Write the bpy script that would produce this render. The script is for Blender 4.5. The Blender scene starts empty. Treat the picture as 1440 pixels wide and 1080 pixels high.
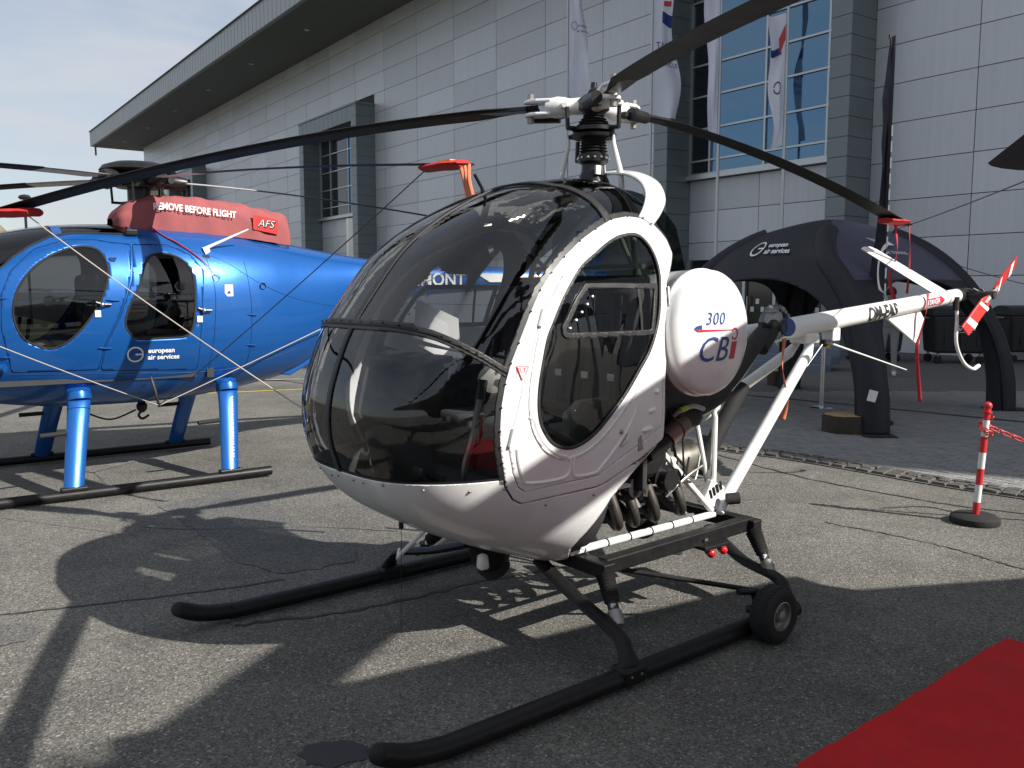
import bpy, math, random
import numpy as np
from mathutils import Vector, Matrix
random.seed(7); rng = np.random.default_rng(7)
sc = bpy.context.scene
COL = sc.collection
R = math.radians
# ---------------------------------------------------------------- camera
cd = bpy.data.cameras.new('camera'); cam = bpy.data.objects.new('camera', cd); COL.objects.link(cam)
CAMZ = 1.68; PITCH = math.atan(131/1220)
cam.location = (0, 0, CAMZ); cam.rotation_euler = (math.pi/2-PITCH, 0, 0)
cd.sensor_width = 36; cd.lens = 30.5; cd.clip_start = .05; cd.clip_end = 3000
sc.camera = cam
# ---------------------------------------------------------------- sky and sun
SUN_EL = R(36.6); SUN_H = (.884, -.466)                      # direction to the sun
w = bpy.data.worlds.new('World'); sc.world = w; w.use_nodes = True
nt = w.node_tree; nt.nodes.clear()
out = nt.nodes.new('ShaderNodeOutputWorld'); bg = nt.nodes.new('ShaderNodeBackground')
sky = nt.nodes.new('ShaderNodeTexSky'); sky.sky_type = 'NISHITA'; sky.sun_disc = False
sky.sun_elevation = SUN_EL; sky.sun_rotation = math.atan2(SUN_H[0], SUN_H[1])
sky.air_density = 1.0; sky.dust_density = .7; sky.ozone_density = 1.2
tc = nt.nodes.new('ShaderNodeTexCoord'); sep = nt.nodes.new('ShaderNodeSeparateXYZ')
nt.links.new(tc.outputs['Generated'], sep.inputs[0])
mz = nt.nodes.new('ShaderNodeMath'); mz.operation = 'MAXIMUM'; mz.inputs[1].default_value = .09
nt.links.new(sep.outputs[2], mz.inputs[0])
dv = []
for k in (0, 1):
    m = nt.nodes.new('ShaderNodeMath'); m.operation = 'DIVIDE'
    nt.links.new(sep.outputs[k], m.inputs[0]); nt.links.new(mz.outputs[0], m.inputs[1]); dv.append(m)
cmb = nt.nodes.new('ShaderNodeCombineXYZ'); nt.links.new(dv[0].outputs[0], cmb.inputs[0]); nt.links.new(dv[1].outputs[0], cmb.inputs[1])
noi = nt.nodes.new('ShaderNodeTexNoise'); noi.inputs['Scale'].default_value = .62; noi.inputs['Detail'].default_value = 8; noi.inputs['Roughness'].default_value = .56; noi.inputs['Distortion'].default_value = .35
nt.links.new(cmb.outputs[0], noi.inputs['Vector'])
ramp = nt.nodes.new('ShaderNodeValToRGB'); ramp.color_ramp.elements[0].position = .36; ramp.color_ramp.elements[1].position = .66
ramp.color_ramp.elements[0].color = (0.40, 0.40, 0.40, 1); ramp.color_ramp.elements[1].color = (.92, .92, .92, 1)
nt.links.new(noi.outputs[0], ramp.inputs[0])
mix = nt.nodes.new('ShaderNodeMix'); mix.data_type = 'RGBA'
mix.inputs[7].default_value = (5.3, 5.5, 5.9, 1)
nt.links.new(ramp.outputs[0], mix.inputs[0]); nt.links.new(sky.outputs[0], mix.inputs[6])
nt.links.new(mix.outputs[2], bg.inputs[0]); bg.inputs[1].default_value = .080
nt.links.new(bg.outputs[0], out.inputs[0])
sd = bpy.data.lights.new('sun', 'SUN'); sd.energy = 5.0; sd.angle = R(.53); sd.color = (1, .955, .88)
so = bpy.data.objects.new('sun', sd); COL.objects.link(so)
so.rotation_euler = Vector((-SUN_H[0]*math.cos(SUN_EL), -SUN_H[1]*math.cos(SUN_EL), -math.sin(SUN_EL))).to_track_quat('-Z', 'Y').to_euler()
so.location = (30, -16, 25)
vs = sc.view_settings; vs.view_transform = 'Standard'; vs.look = 'None'; vs.gamma = 1; vs.use_curve_mapping = False
vs.exposure = .62
sc.render.engine = 'CYCLES'; sc.render.resolution_x = 1024; sc.render.resolution_y = 768
sc.cycles.max_bounces = 10; sc.cycles.transparent_max_bounces = 24; sc.cycles.caustics_reflective = False; sc.cycles.caustics_refractive = False

# ---------------------------------------------------------------- pixel -> ray (photo is 1440 x 1080)
CP, SP = math.cos(PITCH), math.sin(PITCH)
def ray(u, v):
    x, y, z = (u-720)/1220, 1., -(v-540)/1220
    return np.array([x, y*CP+z*SP, -y*SP+z*CP])
def onz(u, v, z=0.):
    d = ray(u, v); t = (z-CAMZ)/d[2]; return np.array([0, 0, CAMZ])+d*t
def ondepth(u, v, Y):
    d = ray(u, v); return np.array([0, 0, CAMZ])+d*(Y/d[1])
def proj(p):
    x, y, z = p[0], p[1], p[2]-CAMZ
    dep = y*CP-z*SP
    return (720+1220*x/dep, 540-1220*(y*SP+z*CP)/dep, dep)
class Frame:                       # a thing's own axes: x forward, y port, z up
    def __init__(s, o, ang):
        s.o = np.array(o, float); s.ang = ang; c, n = math.cos(ang), math.sin(ang)
        s.m = np.array([[c, -n, 0], [n, c, 0], [0, 0, 1]])
    def world(s, p): return s.o+s.m@np.array(p, float)
    def local(s, q): return s.m.T@(np.array(q, float)-s.o)
    def aty(s, u, v, y):
        o = s.local((0, 0, CAMZ)); d = s.m.T@ray(u, v); t = (y-o[1])/d[1]; return o+d*t

# ---------------------------------------------------------------- materials
M = {}
def nmat(name):
    m = bpy.data.materials.new(name); m.use_nodes = True; n = m.node_tree; b = n.nodes['Principled BSDF']; M[name] = m
    return m, n, b
def mat(name, col, rough=.5, metal=0., var=0., vscale=6., bump=0., bscale=40., coat=0., spec=None, sheen=0., dirt=None, dscale=2.5, damt=.5):
    m, n, b = nmat(name)
    b.inputs['Base Color'].default_value = (*col, 1); b.inputs['Roughness'].default_value = rough; b.inputs['Metallic'].default_value = metal
    if coat: b.inputs['Coat Weight'].default_value = coat; b.inputs['Coat Roughness'].default_value = .06
    if spec is not None: b.inputs['Specular IOR Level'].default_value = spec
    if sheen: b.inputs['Sheen Weight'].default_value = sheen
    if var or bump or dirt: tc = n.nodes.new('ShaderNodeTexCoord')
    last = None
    if var:
        t = n.nodes.new('ShaderNodeTexNoise'); t.inputs['Scale'].default_value = vscale; t.inputs['Detail'].default_value = 6; t.inputs['Roughness'].default_value = .65
        n.links.new(tc.outputs['Object'], t.inputs['Vector'])
        mr = n.nodes.new('ShaderNodeMapRange'); mr.inputs[1].default_value = .3; mr.inputs[2].default_value = .7; mr.inputs[3].default_value = 1-var; mr.inputs[4].default_value = 1+var
        n.links.new(t.outputs[0], mr.inputs[0])
        mx = n.nodes.new('ShaderNodeMix'); mx.data_type = 'RGBA'; mx.blend_type = 'MULTIPLY'; mx.inputs[0].default_value = 1; mx.inputs[6].default_value = (*col, 1)
        n.links.new(mr.outputs[0], mx.inputs[7]); last = mx.outputs[2]
        mr2 = n.nodes.new('ShaderNodeMapRange'); mr2.inputs[3].default_value = max(rough-.12, .02); mr2.inputs[4].default_value = min(rough+.14, 1)
        n.links.new(t.outputs[0], mr2.inputs[0]); n.links.new(mr2.outputs[0], b.inputs['Roughness'])
    if dirt:
        t = n.nodes.new('ShaderNodeTexNoise'); t.inputs['Scale'].default_value = dscale; t.inputs['Detail'].default_value = 9; t.inputs['Roughness'].default_value = .72
        n.links.new(tc.outputs['Object'], t.inputs['Vector'])
        mr = n.nodes.new('ShaderNodeMapRange'); mr.inputs[1].default_value = .52; mr.inputs[2].default_value = .78; mr.inputs[4].default_value = damt
        n.links.new(t.outputs[0], mr.inputs[0])
        mx = n.nodes.new('ShaderNodeMix'); mx.data_type = 'RGBA'; mx.inputs[7].default_value = (*dirt, 1)
        if last: n.links.new(last, mx.inputs[6])
        else: mx.inputs[6].default_value = (*col, 1)
        n.links.new(mr.outputs[0], mx.inputs[0]); last = mx.outputs[2]
    if last: n.links.new(last, b.inputs['Base Color'])
    if bump:
        t = n.nodes.new('ShaderNodeTexNoise'); t.inputs['Scale'].default_value = bscale; t.inputs['Detail'].default_value = 5
        n.links.new(tc.outputs['Object'], t.inputs['Vector'])
        bp = n.nodes.new('ShaderNodeBump'); bp.inputs['Strength'].default_value = bump; bp.inputs['Distance'].default_value = .01
        n.links.new(t.outputs[0], bp.inputs['Height']); n.links.new(bp.outputs[0], b.inputs['Normal'])
    return m
def glassmat(name, tint, refl=1.45, rough=.0, wob=0.):
    m = bpy.data.materials.new(name); m.use_nodes = True; n = m.node_tree; n.nodes.clear(); M[name] = m
    o = n.nodes.new('ShaderNodeOutputMaterial'); mx = n.nodes.new('ShaderNodeMixShader'); tr = n.nodes.new('ShaderNodeBsdfTransparent'); gl = n.nodes.new('ShaderNodeBsdfGlossy'); fr = n.nodes.new('ShaderNodeFresnel')
    tr.inputs[0].default_value = (*tint, 1); gl.inputs['Roughness'].default_value = rough; fr.inputs[0].default_value = refl
    n.links.new(fr.outputs[0], mx.inputs[0]); n.links.new(tr.outputs[0], mx.inputs[1]); n.links.new(gl.outputs[0], mx.inputs[2]); n.links.new(mx.outputs[0], o.inputs[0])
    if wob:
        tc = n.nodes.new('ShaderNodeTexCoord'); t = n.nodes.new('ShaderNodeTexNoise'); t.inputs['Scale'].default_value = 2.2; t.inputs['Detail'].default_value = 2
        n.links.new(tc.outputs['Object'], t.inputs['Vector']); bp = n.nodes.new('ShaderNodeBump'); bp.inputs['Strength'].default_value = wob; bp.inputs['Distance'].default_value = .02
        n.links.new(t.outputs[0], bp.inputs['Height']); n.links.new(bp.outputs[0], gl.inputs['Normal'])
    return m
mat('white_paint', (.80, .80, .80), .28, coat=.6, dirt=(.50, .47, .42), dscale=4.2, damt=.38)
mat('white_plain', (.78, .78, .77), .4)
mat('boom_white', (.80, .80, .77), .35, coat=.3, dirt=(.5, .47, .4), dscale=6, damt=.3)
mat('tube_white', (.74, .75, .73), .38, var=.07, vscale=14, dirt=(.4, .37, .3), dscale=9, damt=.45)
mat('black_strip', (.02, .0205, .021), .45, var=.2, vscale=20)
mat('black_paint', (.009, .009, .0095), .45, var=.25, vscale=18, dirt=(.035, .032, .03), dscale=7, damt=.45, spec=.3)
mat('black_rubber', (.012, .012, .012), .8, var=.25, vscale=30, bump=.25, bscale=120)
mat('black_metal', (.02, .02, .022), .35, .3, var=.3, vscale=22, dirt=(.08, .07, .05), dscale=12, damt=.6)
mat('dark_interior', (.032, .032, .034), .8, var=.2)
mat('seat_grey', (.42, .41, .37), .8, var=.08, bump=.15, bscale=80)
mat('seat_dark', (.055, .055, .06), .85, var=.15, bump=.2, bscale=90)
mat('steel', (.55, .55, .54), .3, 1., var=.1, vscale=20)
mat('dull_metal', (.32, .31, .29), .45, .8, var=.2, vscale=18)
mat('muffler', (.62, .58, .50), .28, 1., var=.15, vscale=9, dirt=(.30, .2, .12), dscale=5, damt=.5)
mat('rust_pipe', (.05, .046, .042), .55, .5, var=.35, vscale=14, dirt=(.20, .14, .09), dscale=11, damt=.4)
mat('brown_part', (.16, .10, .085), .5, .2, var=.2)
mat('blade_black', (.008, .008, .008), .65, var=.2, vscale=9, dirt=(.024, .023, .022), dscale=5, damt=.45, spec=.25)
mat('red_cloth', (.50, .028, .025), .75, var=.15, vscale=15, bump=.3, bscale=30)
mat('red_paint', (.55, .03, .025), .35)
mat('red_lens', (.6, .01, .01), .12, coat=1)
mat('ribbon_red', (.42, .02, .03), .7, var=.15)
mat('blue_print', (.03, .06, .22), .4)
mat('blue_cap', (.02, .07, .25), .45, var=.2)
mat('red_print', (.52, .025, .05), .4)
mat('black_print', (.02, .02, .02), .5)
mat('white_print', (.82, .82, .82), .5)
mat('green_tube', (.45, .55, .42), .5)
mat('yellow_vest', (.62, .68, .06), .7)
mat('paper', (.8, .8, .79), .8)
mat('plastic_bag', (.55, .56, .56), .25, var=.15, vscale=20)
glassmat('canopy_glass', (.80, .81, .81), 1.75)
glassmat('skylight_glass', (.12, .13, .13), 1.75)
glassmat('door_glass', (.72, .73, .73), 1.65)
glassmat('dark_door_glass', (.34, .36, .37), 1.75)
glassmat('clear_bag', (.75, .76, .77), 1.35, .15)
# metallic blue
m, n, b = nmat('blue_paint'); b.inputs['Base Color'].default_value = (.008, .105, .39, 1); b.inputs['Metallic'].default_value = .45; b.inputs['Roughness'].default_value = .33
b.inputs['Coat Weight'].default_value = .55; b.inputs['Coat Roughness'].default_value = .05
_tc = n.nodes.new('ShaderNodeTexCoord'); _t = n.nodes.new('ShaderNodeTexNoise'); _t.inputs['Scale'].default_value = 2.4; _t.inputs['Detail'].default_value = 3
_b = n.nodes.new('ShaderNodeBump'); _b.inputs['Strength'].default_value = .12; _b.inputs['Distance'].default_value = .02
n.links.new(_tc.outputs['Object'], _t.inputs['Vector']); n.links.new(_t.outputs[0], _b.inputs['Height']); n.links.new(_b.outputs[0], b.inputs['Normal'])
mat('blue_dark', (.006, .03, .12), .4)
mat('cover_cloth', (.28, .075, .078), .85, var=.12, vscale=7, bump=.6, bscale=9, dirt=(.27, .07, .07), dscale=3.5, damt=.5)
mat('silver_blade', (.62, .62, .60), .35, .4, var=.1)
mat('rope', (.40, .36, .32), .9)
mat('rope_dark', (.09, .09, .09), .9)

# ---------------------------------------------------------------- geometry helpers
class MB:
    def __init__(s): s.v = []; s.f = []
    def add(s, V, F):
        o = len(s.v); s.v += [tuple(map(float, p)) for p in V]; s.f += [tuple(i+o for i in f) for f in F]; return s
    def box(s, c, size, rot=None, taper=1.):
        hx, hy, hz = [q/2 for q in size]
        V = [(-hx, -hy, -hz), (hx, -hy, -hz), (hx, hy, -hz), (-hx, hy, -hz), (-hx*taper, -hy*taper, hz), (hx*taper, -hy*taper, hz), (hx*taper, hy*taper, hz), (-hx*taper, hy*taper, hz)]
        if rot is not None: V = [tuple(rot@Vector(p)) for p in V]
        return s.add([(p[0]+c[0], p[1]+c[1], p[2]+c[2]) for p in V], [(0, 3, 2, 1), (4, 5, 6, 7), (0, 1, 5, 4), (1, 2, 6, 5), (2, 3, 7, 6), (3, 0, 4, 7)])
    def beam(s, a, b, wid, hei, up=(0, 0, 1)):
        a, b = Vector(a), Vector(b); d = (b-a); L = d.length; d.normalize(); u = Vector(up); sd = d.cross(u).normalized(); u = sd.cross(d)
        return s.box((a+b)/2, (L, wid, hei), Matrix((d, sd, u)).transposed() if sd.length else None)
    def tube(s, pts, r, n=10, cap=True, flat=1.):
        P = [Vector(p) for p in pts]; N = len(P); rr = r if isinstance(r, (list, tuple)) else [r]*N
        T = [(P[min(i+1, N-1)]-P[max(i-1, 0)]).normalized() for i in range(N)]
        ref = Vector((0, 0, 1)) if abs(T[0].z) < .9 else Vector((1, 0, 0))
        u = T[0].cross(ref).normalized(); V = []
        for i in range(N):
            u = (u-T[i]*u.dot(T[i])).normalized(); w_ = T[i].cross(u)
            for k in range(n):
                a = 2*math.pi*k/n; V.append(P[i]+(u*math.cos(a)+w_*math.sin(a)*flat)*rr[i])
        F = [(i*n+k, i*n+(k+1) % n, (i+1)*n+(k+1) % n, (i+1)*n+k) for i in range(N-1) for k in range(n)]
        if cap: F += [tuple(range(n-1, -1, -1)), tuple(range((N-1)*n, N*n))]
        return s.add(V, F)
    def lathe(s, prof, c, axis=(0, 0, 1), n=24, cap=True):           # prof: (radius, height)
        ax = Vector(axis).normalized(); u = ax.orthogonal().normalized(); w_ = ax.cross(u); c = Vector(c); V = []
        for r_, h in prof:
            for k in range(n):
                a = 2*math.pi*k/n; V.append(c+ax*h+(u*math.cos(a)+w_*math.sin(a))*r_)
        F = [(i*n+k, i*n+(k+1) % n, (i+1)*n+(k+1) % n, (i+1)*n+k) for i in range(len(prof)-1) for k in range(n)]
        if cap: F += [tuple(range(n-1, -1, -1)), tuple(range((len(prof)-1)*n, len(prof)*n))]
        return s.add(V, F)
    def cyl(s, a, b, r, n=16, r2=None):
        a, b = Vector(a), Vector(b); return s.lathe([(r, 0), (r if r2 is None else r2, (b-a).length)], a, b-a, n)
    def ball(s, c, r, n=12, sc_=(1, 1, 1), jit=0):
        V = [(c[0], c[1], c[2]-r*sc_[2])]; m_ = n//2
        for i in range(1, m_):
            t = math.pi*i/m_
            for k in range(n):
                a = 2*math.pi*k/n; q = r*(1+random.uniform(-jit, jit)); V.append((c[0]+q*sc_[0]*math.sin(t)*math.cos(a), c[1]+q*sc_[1]*math.sin(t)*math.sin(a), c[2]-q*sc_[2]*math.cos(t)))
        V.append((c[0], c[1], c[2]+r*sc_[2])); F = [(0, 1+(k+1) % n, 1+k) for k in range(n)]
        for i in range(m_-2):
            for k in range(n): F.append((1+i*n+k, 1+i*n+(k+1) % n, 1+(i+1)*n+(k+1) % n, 1+(i+1)*n+k))
        e = len(V)-1; b_ = 1+(m_-2)*n; F += [(b_+k, b_+(k+1) % n, e) for k in range(n)]
        return s.add(V, F)
    def prism(s, poly, fn0, fn1):                          # 2D outline, two mappings (bottom, top)
        n = len(poly); V = [fn0(*p) for p in poly]+[fn1(*p) for p in poly]
        return s.add(V, [tuple(range(n-1, -1, -1)), tuple(range(n, 2*n))]+[(i, (i+1) % n, n+(i+1) % n, n+i) for i in range(n)])
    def grid(s, rows, closed=False):
        nr = len(rows); nc = len(rows[0]); V = [p for r_ in rows for p in r_]
        F = [(i*nc+k, i*nc+(k+1) % nc, (i+1)*nc+(k+1) % nc, (i+1)*nc+k) for i in range(nr-1) for k in range(nc if closed else nc-1)]
        return s.add(V, F)
    def build(s, name, m, parent=None, smooth=35, bevel=0.):
        return obj(name, s.v, s.f, m, parent, smooth, bevel)
def obj(name, V, F, m, parent=None, smooth=35, bevel=0., normals=None):
    me = bpy.data.meshes.new(name); me.from_pydata([tuple(map(float, p)) for p in V], [], [tuple(int(i) for i in f) for f in F]); me.update()
    if m is not None: me.materials.append(M[m] if isinstance(m, str) else m)
    if smooth:
        me.shade_smooth()
        if normals is not None: me.normals_split_custom_set_from_vertices([tuple(map(float, q)) for q in normals])
        elif smooth < 180: me.set_sharp_from_angle(angle=R(smooth))
    o = bpy.data.objects.new(name, me); COL.objects.link(o)
    if parent is not None: o.parent = parent
    if bevel:
        bv = o.modifiers.new('bevel', 'BEVEL'); bv.width = bevel; bv.segments = 2; bv.limit_method = 'ANGLE'; bv.angle_limit = R(40)
    return o
def thing(name, label, cat, loc=(0, 0, 0), rz=0., group=None):
    o = bpy.data.objects.new(name, None); COL.objects.link(o); o.empty_display_size = .2
    o.location = loc; o.rotation_euler = (0, 0, rz); tag(o, label, cat, group); return o
def tag(o, label, cat, group=None):
    o['label'] = label; o['category'] = cat
    if group: o['group'] = group
    return o
def struct(o): o['kind'] = 'structure'; return o
def stuff(o): o['kind'] = 'stuff'; return o
def catmull(P, n=8, closed=False):
    P = np.asarray(P, float); N = len(P); o = []
    for i in range(N if closed else N-1):
        g = (lambda k: P[k % N]) if closed else (lambda k: P[min(max(k, 0), N-1)])
        p0, p1, p2, p3 = g(i-1), g(i), g(i+1), g(i+2)
        for k in range(n):
            t = k/n; o.append(.5*((2*p1)+(-p0+p2)*t+(2*p0-5*p1+4*p2-p3)*t*t+(-p0+3*p1-3*p2+p3)*t**3))
    if not closed: o.append(P[-1])
    return np.array(o)
def sdf(poly):                                              # signed distance in the side view (x, z); inside < 0
    P = np.asarray(poly, float); Q = np.roll(P, -1, 0)
    def f(V):
        x = V[:, 0][:, None]; z = V[:, 2][:, None]; ex, ez = (Q-P)[:, 0], (Q-P)[:, 1]
        t = np.clip(((x-P[:, 0])*ex+(z-P[:, 1])*ez)/(ex*ex+ez*ez+1e-12), 0, 1)
        dmin = np.sqrt(((x-P[:, 0]-t*ex)**2+(z-P[:, 1]-t*ez)**2).min(1))
        c = ((P[:, 1] > z) != (Q[:, 1] > z)) & (x < ex*(z-P[:, 1])/(np.where(ez == 0, 1e-12, ez))+P[:, 0])
        return np.where(c.sum(1) % 2 == 1, -dmin, dmin)
    return f
def clip(S, fn):                                            # keep where fn < 0; faces: quad array and a list of polygons
    V, N, F = S
    Q, P = F if isinstance(F, tuple) else (np.zeros((0, 4), int), list(F))
    g = np.asarray(fn(V), float); keep = g < 0; kq = keep[Q] if len(Q) else np.zeros((0, 4), bool)
    full = kq.all(1); part = kq.any(1) & ~full
    todo = [tuple(f) for f in Q[part].tolist()]; out_ = []
    for f in P:
        kk = [keep[i] for i in f]
        if all(kk): out_.append(tuple(f))
        elif any(kk): todo.append(tuple(f))
    nv, nn, cache, n0 = [], [], {}, len(V)
    def cut(a, b):
        k = (a, b) if a < b else (b, a)
        if k not in cache:
            t = g[a]/(g[a]-g[b]); cache[k] = n0+len(nv); nv.append(V[a]+(V[b]-V[a])*t); nn.append(N[a]+(N[b]-N[a])*t)
        return cache[k]
    for f in todo:
        o = []
        for a, b in zip(f, f[1:]+f[:1]):
            if keep[a]: o.append(a)
            if keep[a] != keep[b]: o.append(cut(a, b))
        if len(o) > 2: out_.append(tuple(o))
    if nv: V = np.concatenate([V, np.array(nv)]); N = np.concatenate([N, np.array(nn)])
    Qk = Q[full]; used = np.zeros(len(V), bool); used[Qk.ravel()] = True
    for f in out_: used[list(f)] = True
    mp = np.cumsum(used)-1
    return V[used], N[used], (mp[Qk], [tuple(int(mp[i]) for i in f) for f in out_])
def band(f, c, w_): return [lambda V: f(V)-c-w_, lambda V: -(f(V)-c)-w_]
def patch(name, S, fns, m, parent, off=0., thick=0.):
    for fn in fns: S = clip(S, fn)
    V, N, F = S; F = [tuple(f) for f in F[0].tolist()]+F[1] if isinstance(F, tuple) else F
    if len(F) == 0: return None
    # keep only the pieces that matter: each connected piece becomes an object of its own
    par = list(range(len(V)))
    def find(i):
        while par[i] != i: par[i] = par[par[i]]; i = par[i]
        return i
    for f in F:
        r0 = find(f[0])
        for i in f[1:]: par[find(i)] = r0
    roots = np.array([find(i) for i in range(len(V))]); N = N/np.maximum(np.linalg.norm(N, axis=1), 1e-9)[:, None]
    groups = {}
    for f in F: groups.setdefault(roots[f[0]], []).append(f)
    best = None
    for r_, ff in sorted(groups.items(), key=lambda t: -len(t[1])):
        if best is not None and len(ff) < 12: continue
        ids = sorted({i for f in ff for i in f}); mp = {j: i for i, j in enumerate(ids)}
        o = obj(name, V[ids]+N[ids]*off, [tuple(mp[i] for i in f) for f in ff], m, parent, 180, normals=N[ids])
        if thick: s_ = o.modifiers.new('thickness', 'SOLIDIFY'); s_.thickness = thick; s_.offset = -1
        best = best or o
    return best
def gridmesh(G, closed_cols):                               # (rows, cols, 3) -> verts, normals, faces
    nr, nc = G.shape[:2]
    du = np.gradient(G, axis=0); dvv = (np.roll(G, -1, 1)-np.roll(G, 1, 1)) if closed_cols else np.gradient(G, axis=1)
    N = np.cross(du, dvv); N /= np.maximum(np.linalg.norm(N, axis=2), 1e-12)[..., None]
    i, k = np.meshgrid(np.arange(nr-1), np.arange(nc if closed_cols else nc-1), indexing='ij'); i, k = i.ravel(), k.ravel(); k1 = (k+1) % nc
    return G.reshape(-1, 3), N.reshape(-1, 3), (np.c_[i*nc+k, (i+1)*nc+k, (i+1)*nc+k1, i*nc+k1], [])
def flip(S): return S[0], -S[1], (S[2][0][:, ::-1], [])
_tri = {}
def castray(S, o, d):
    if id(S[0]) not in _tri:
        V, N, F = S; Fa = F[0]; T = np.concatenate([Fa[:, [0, 1, 2]], Fa[:, [0, 2, 3]]]); _tri[id(S[0])] = (V[T[:, 0]], V[T[:, 1]]-V[T[:, 0]], V[T[:, 2]]-V[T[:, 0]], S)
    a, e1, e2, _ = _tri[id(S[0])]; d = np.asarray(d, float); o = np.asarray(o, float)
    ax = int(np.argmax(np.abs(d)))
    if abs(d[ax]) > .9999:                                   # axis-parallel: test only nearby triangles
        k0, k1 = [k for k in range(3) if k != ax]; near = (np.abs(a[:, k0]-o[k0]) < .12) & (np.abs(a[:, k1]-o[k1]) < .12); a, e1, e2 = a[near], e1[near], e2[near]
    pv = np.cross(d, e2); det = (e1*pv).sum(1); det[np.abs(det) < 1e-12] = 1e-12; tv = o-a
    u = (tv*pv).sum(1)/det; q = np.cross(tv, e1); v = (q@d)/det; t = (e2*q).sum(1)/det
    ok = (u > -1e-6) & (v > -1e-6) & (u+v < 1+1e-6) & (t > 0)
    return o+d*t[ok].min() if ok.any() else None
_fonts = {}
def textmesh(s, size=1., shear=0., bold=0., align='LEFT', spacing=1., res=3):
    c = bpy.data.curves.new('txt', 'FONT'); c.body = s; c.size = size; c.shear = shear; c.offset = bold; c.align_x = align; c.space_character = spacing; c.resolution_u = res
    o = bpy.data.objects.new('txt', c); COL.objects.link(o)
    dg = bpy.context.evaluated_depsgraph_get(); me = bpy.data.meshes.new_from_object(o.evaluated_get(dg))
    V = [tuple(v.co) for v in me.vertices]; F = [tuple(p.vertices) for p in me.polygons]
    bpy.data.objects.remove(o); bpy.data.curves.remove(c); bpy.data.meshes.remove(me)
    return V, F
def subdiv(V, F, lim):
    V = [tuple(p[:2]) for p in V]; T = []
    for f in F: T += [(f[0], f[i], f[i+1]) for i in range(1, len(f)-1)]
    for _ in range(7):
        mid = {}; NT = []; done = True
        def mp(a, b):
            k = (min(a, b), max(a, b))
            if math.dist(V[a], V[b]) <= lim: return None
            if k not in mid: mid[k] = len(V); V.append(((V[a][0]+V[b][0])/2, (V[a][1]+V[b][1])/2))
            return mid[k]
        for a, b, c in T:
            p, q, r_ = mp(a, b), mp(b, c), mp(c, a)
            if p is None and q is None and r_ is None: NT.append((a, b, c)); continue
            done = False; poly = [x for x in (a, p, b, q, c, r_) if x is not None]; o = min(range(len(poly)), key=lambda i: i if poly[i] not in (a, b, c) else 99); poly = poly[o:]+poly[:o]
            NT += [(poly[0], poly[i], poly[i+1]) for i in range(1, len(poly)-1)]
        T = NT
        if done: break
    return V, T
def text(name, s, size, fn, m, parent, sub=0., **k):        # fn maps flat (a, b) to a point
    V, F = textmesh(s, size, **k)
    if sub: V, F = subdiv(V, F, sub)
    return obj(name, [fn(p[0], p[1]) for p in V], F, m, parent, 0)
def flatfn(o, ax, ay, off=(0, 0, 0)):
    o, ax, ay, off = map(np.array, (o, ax, ay, off)); return lambda a, b: o+ax*a+ay*b+off
def ring2d(r0, r1, a0, a1, n=40):
    V = []; F = []
    for i in range(n+1):
        a = a0+(a1-a0)*i/n; V += [(r0*math.cos(a), r0*math.sin(a)), (r1*math.cos(a), r1*math.sin(a))]
        if i: F.append((2*i-2, 2*i-1, 2*i+1, 2*i))
    return V, F
def eas_logo(parent, fn, s, m='white_print'):               # ring with a bar, then two lines of words
    V, F = ring2d(.40, .5, R(8), R(360), 48); V += [(0, -.05), (.5, -.05), (.5, .05), (0, .05)]; F.append((len(V)-4, len(V)-3, len(V)-2, len(V)-1))
    obj('emblem', [fn(a*s, b*s) for a, b in V], F, m, parent, 0)
    text('lettering', 'european', s*.43, lambda a, b: fn(a+.75*s, b+.07*s), m, parent, bold=.012*s)
    text('lettering', 'air services', s*.43, lambda a, b: fn(a+.75*s, b-.36*s), m, parent, bold=.012*s)
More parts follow.
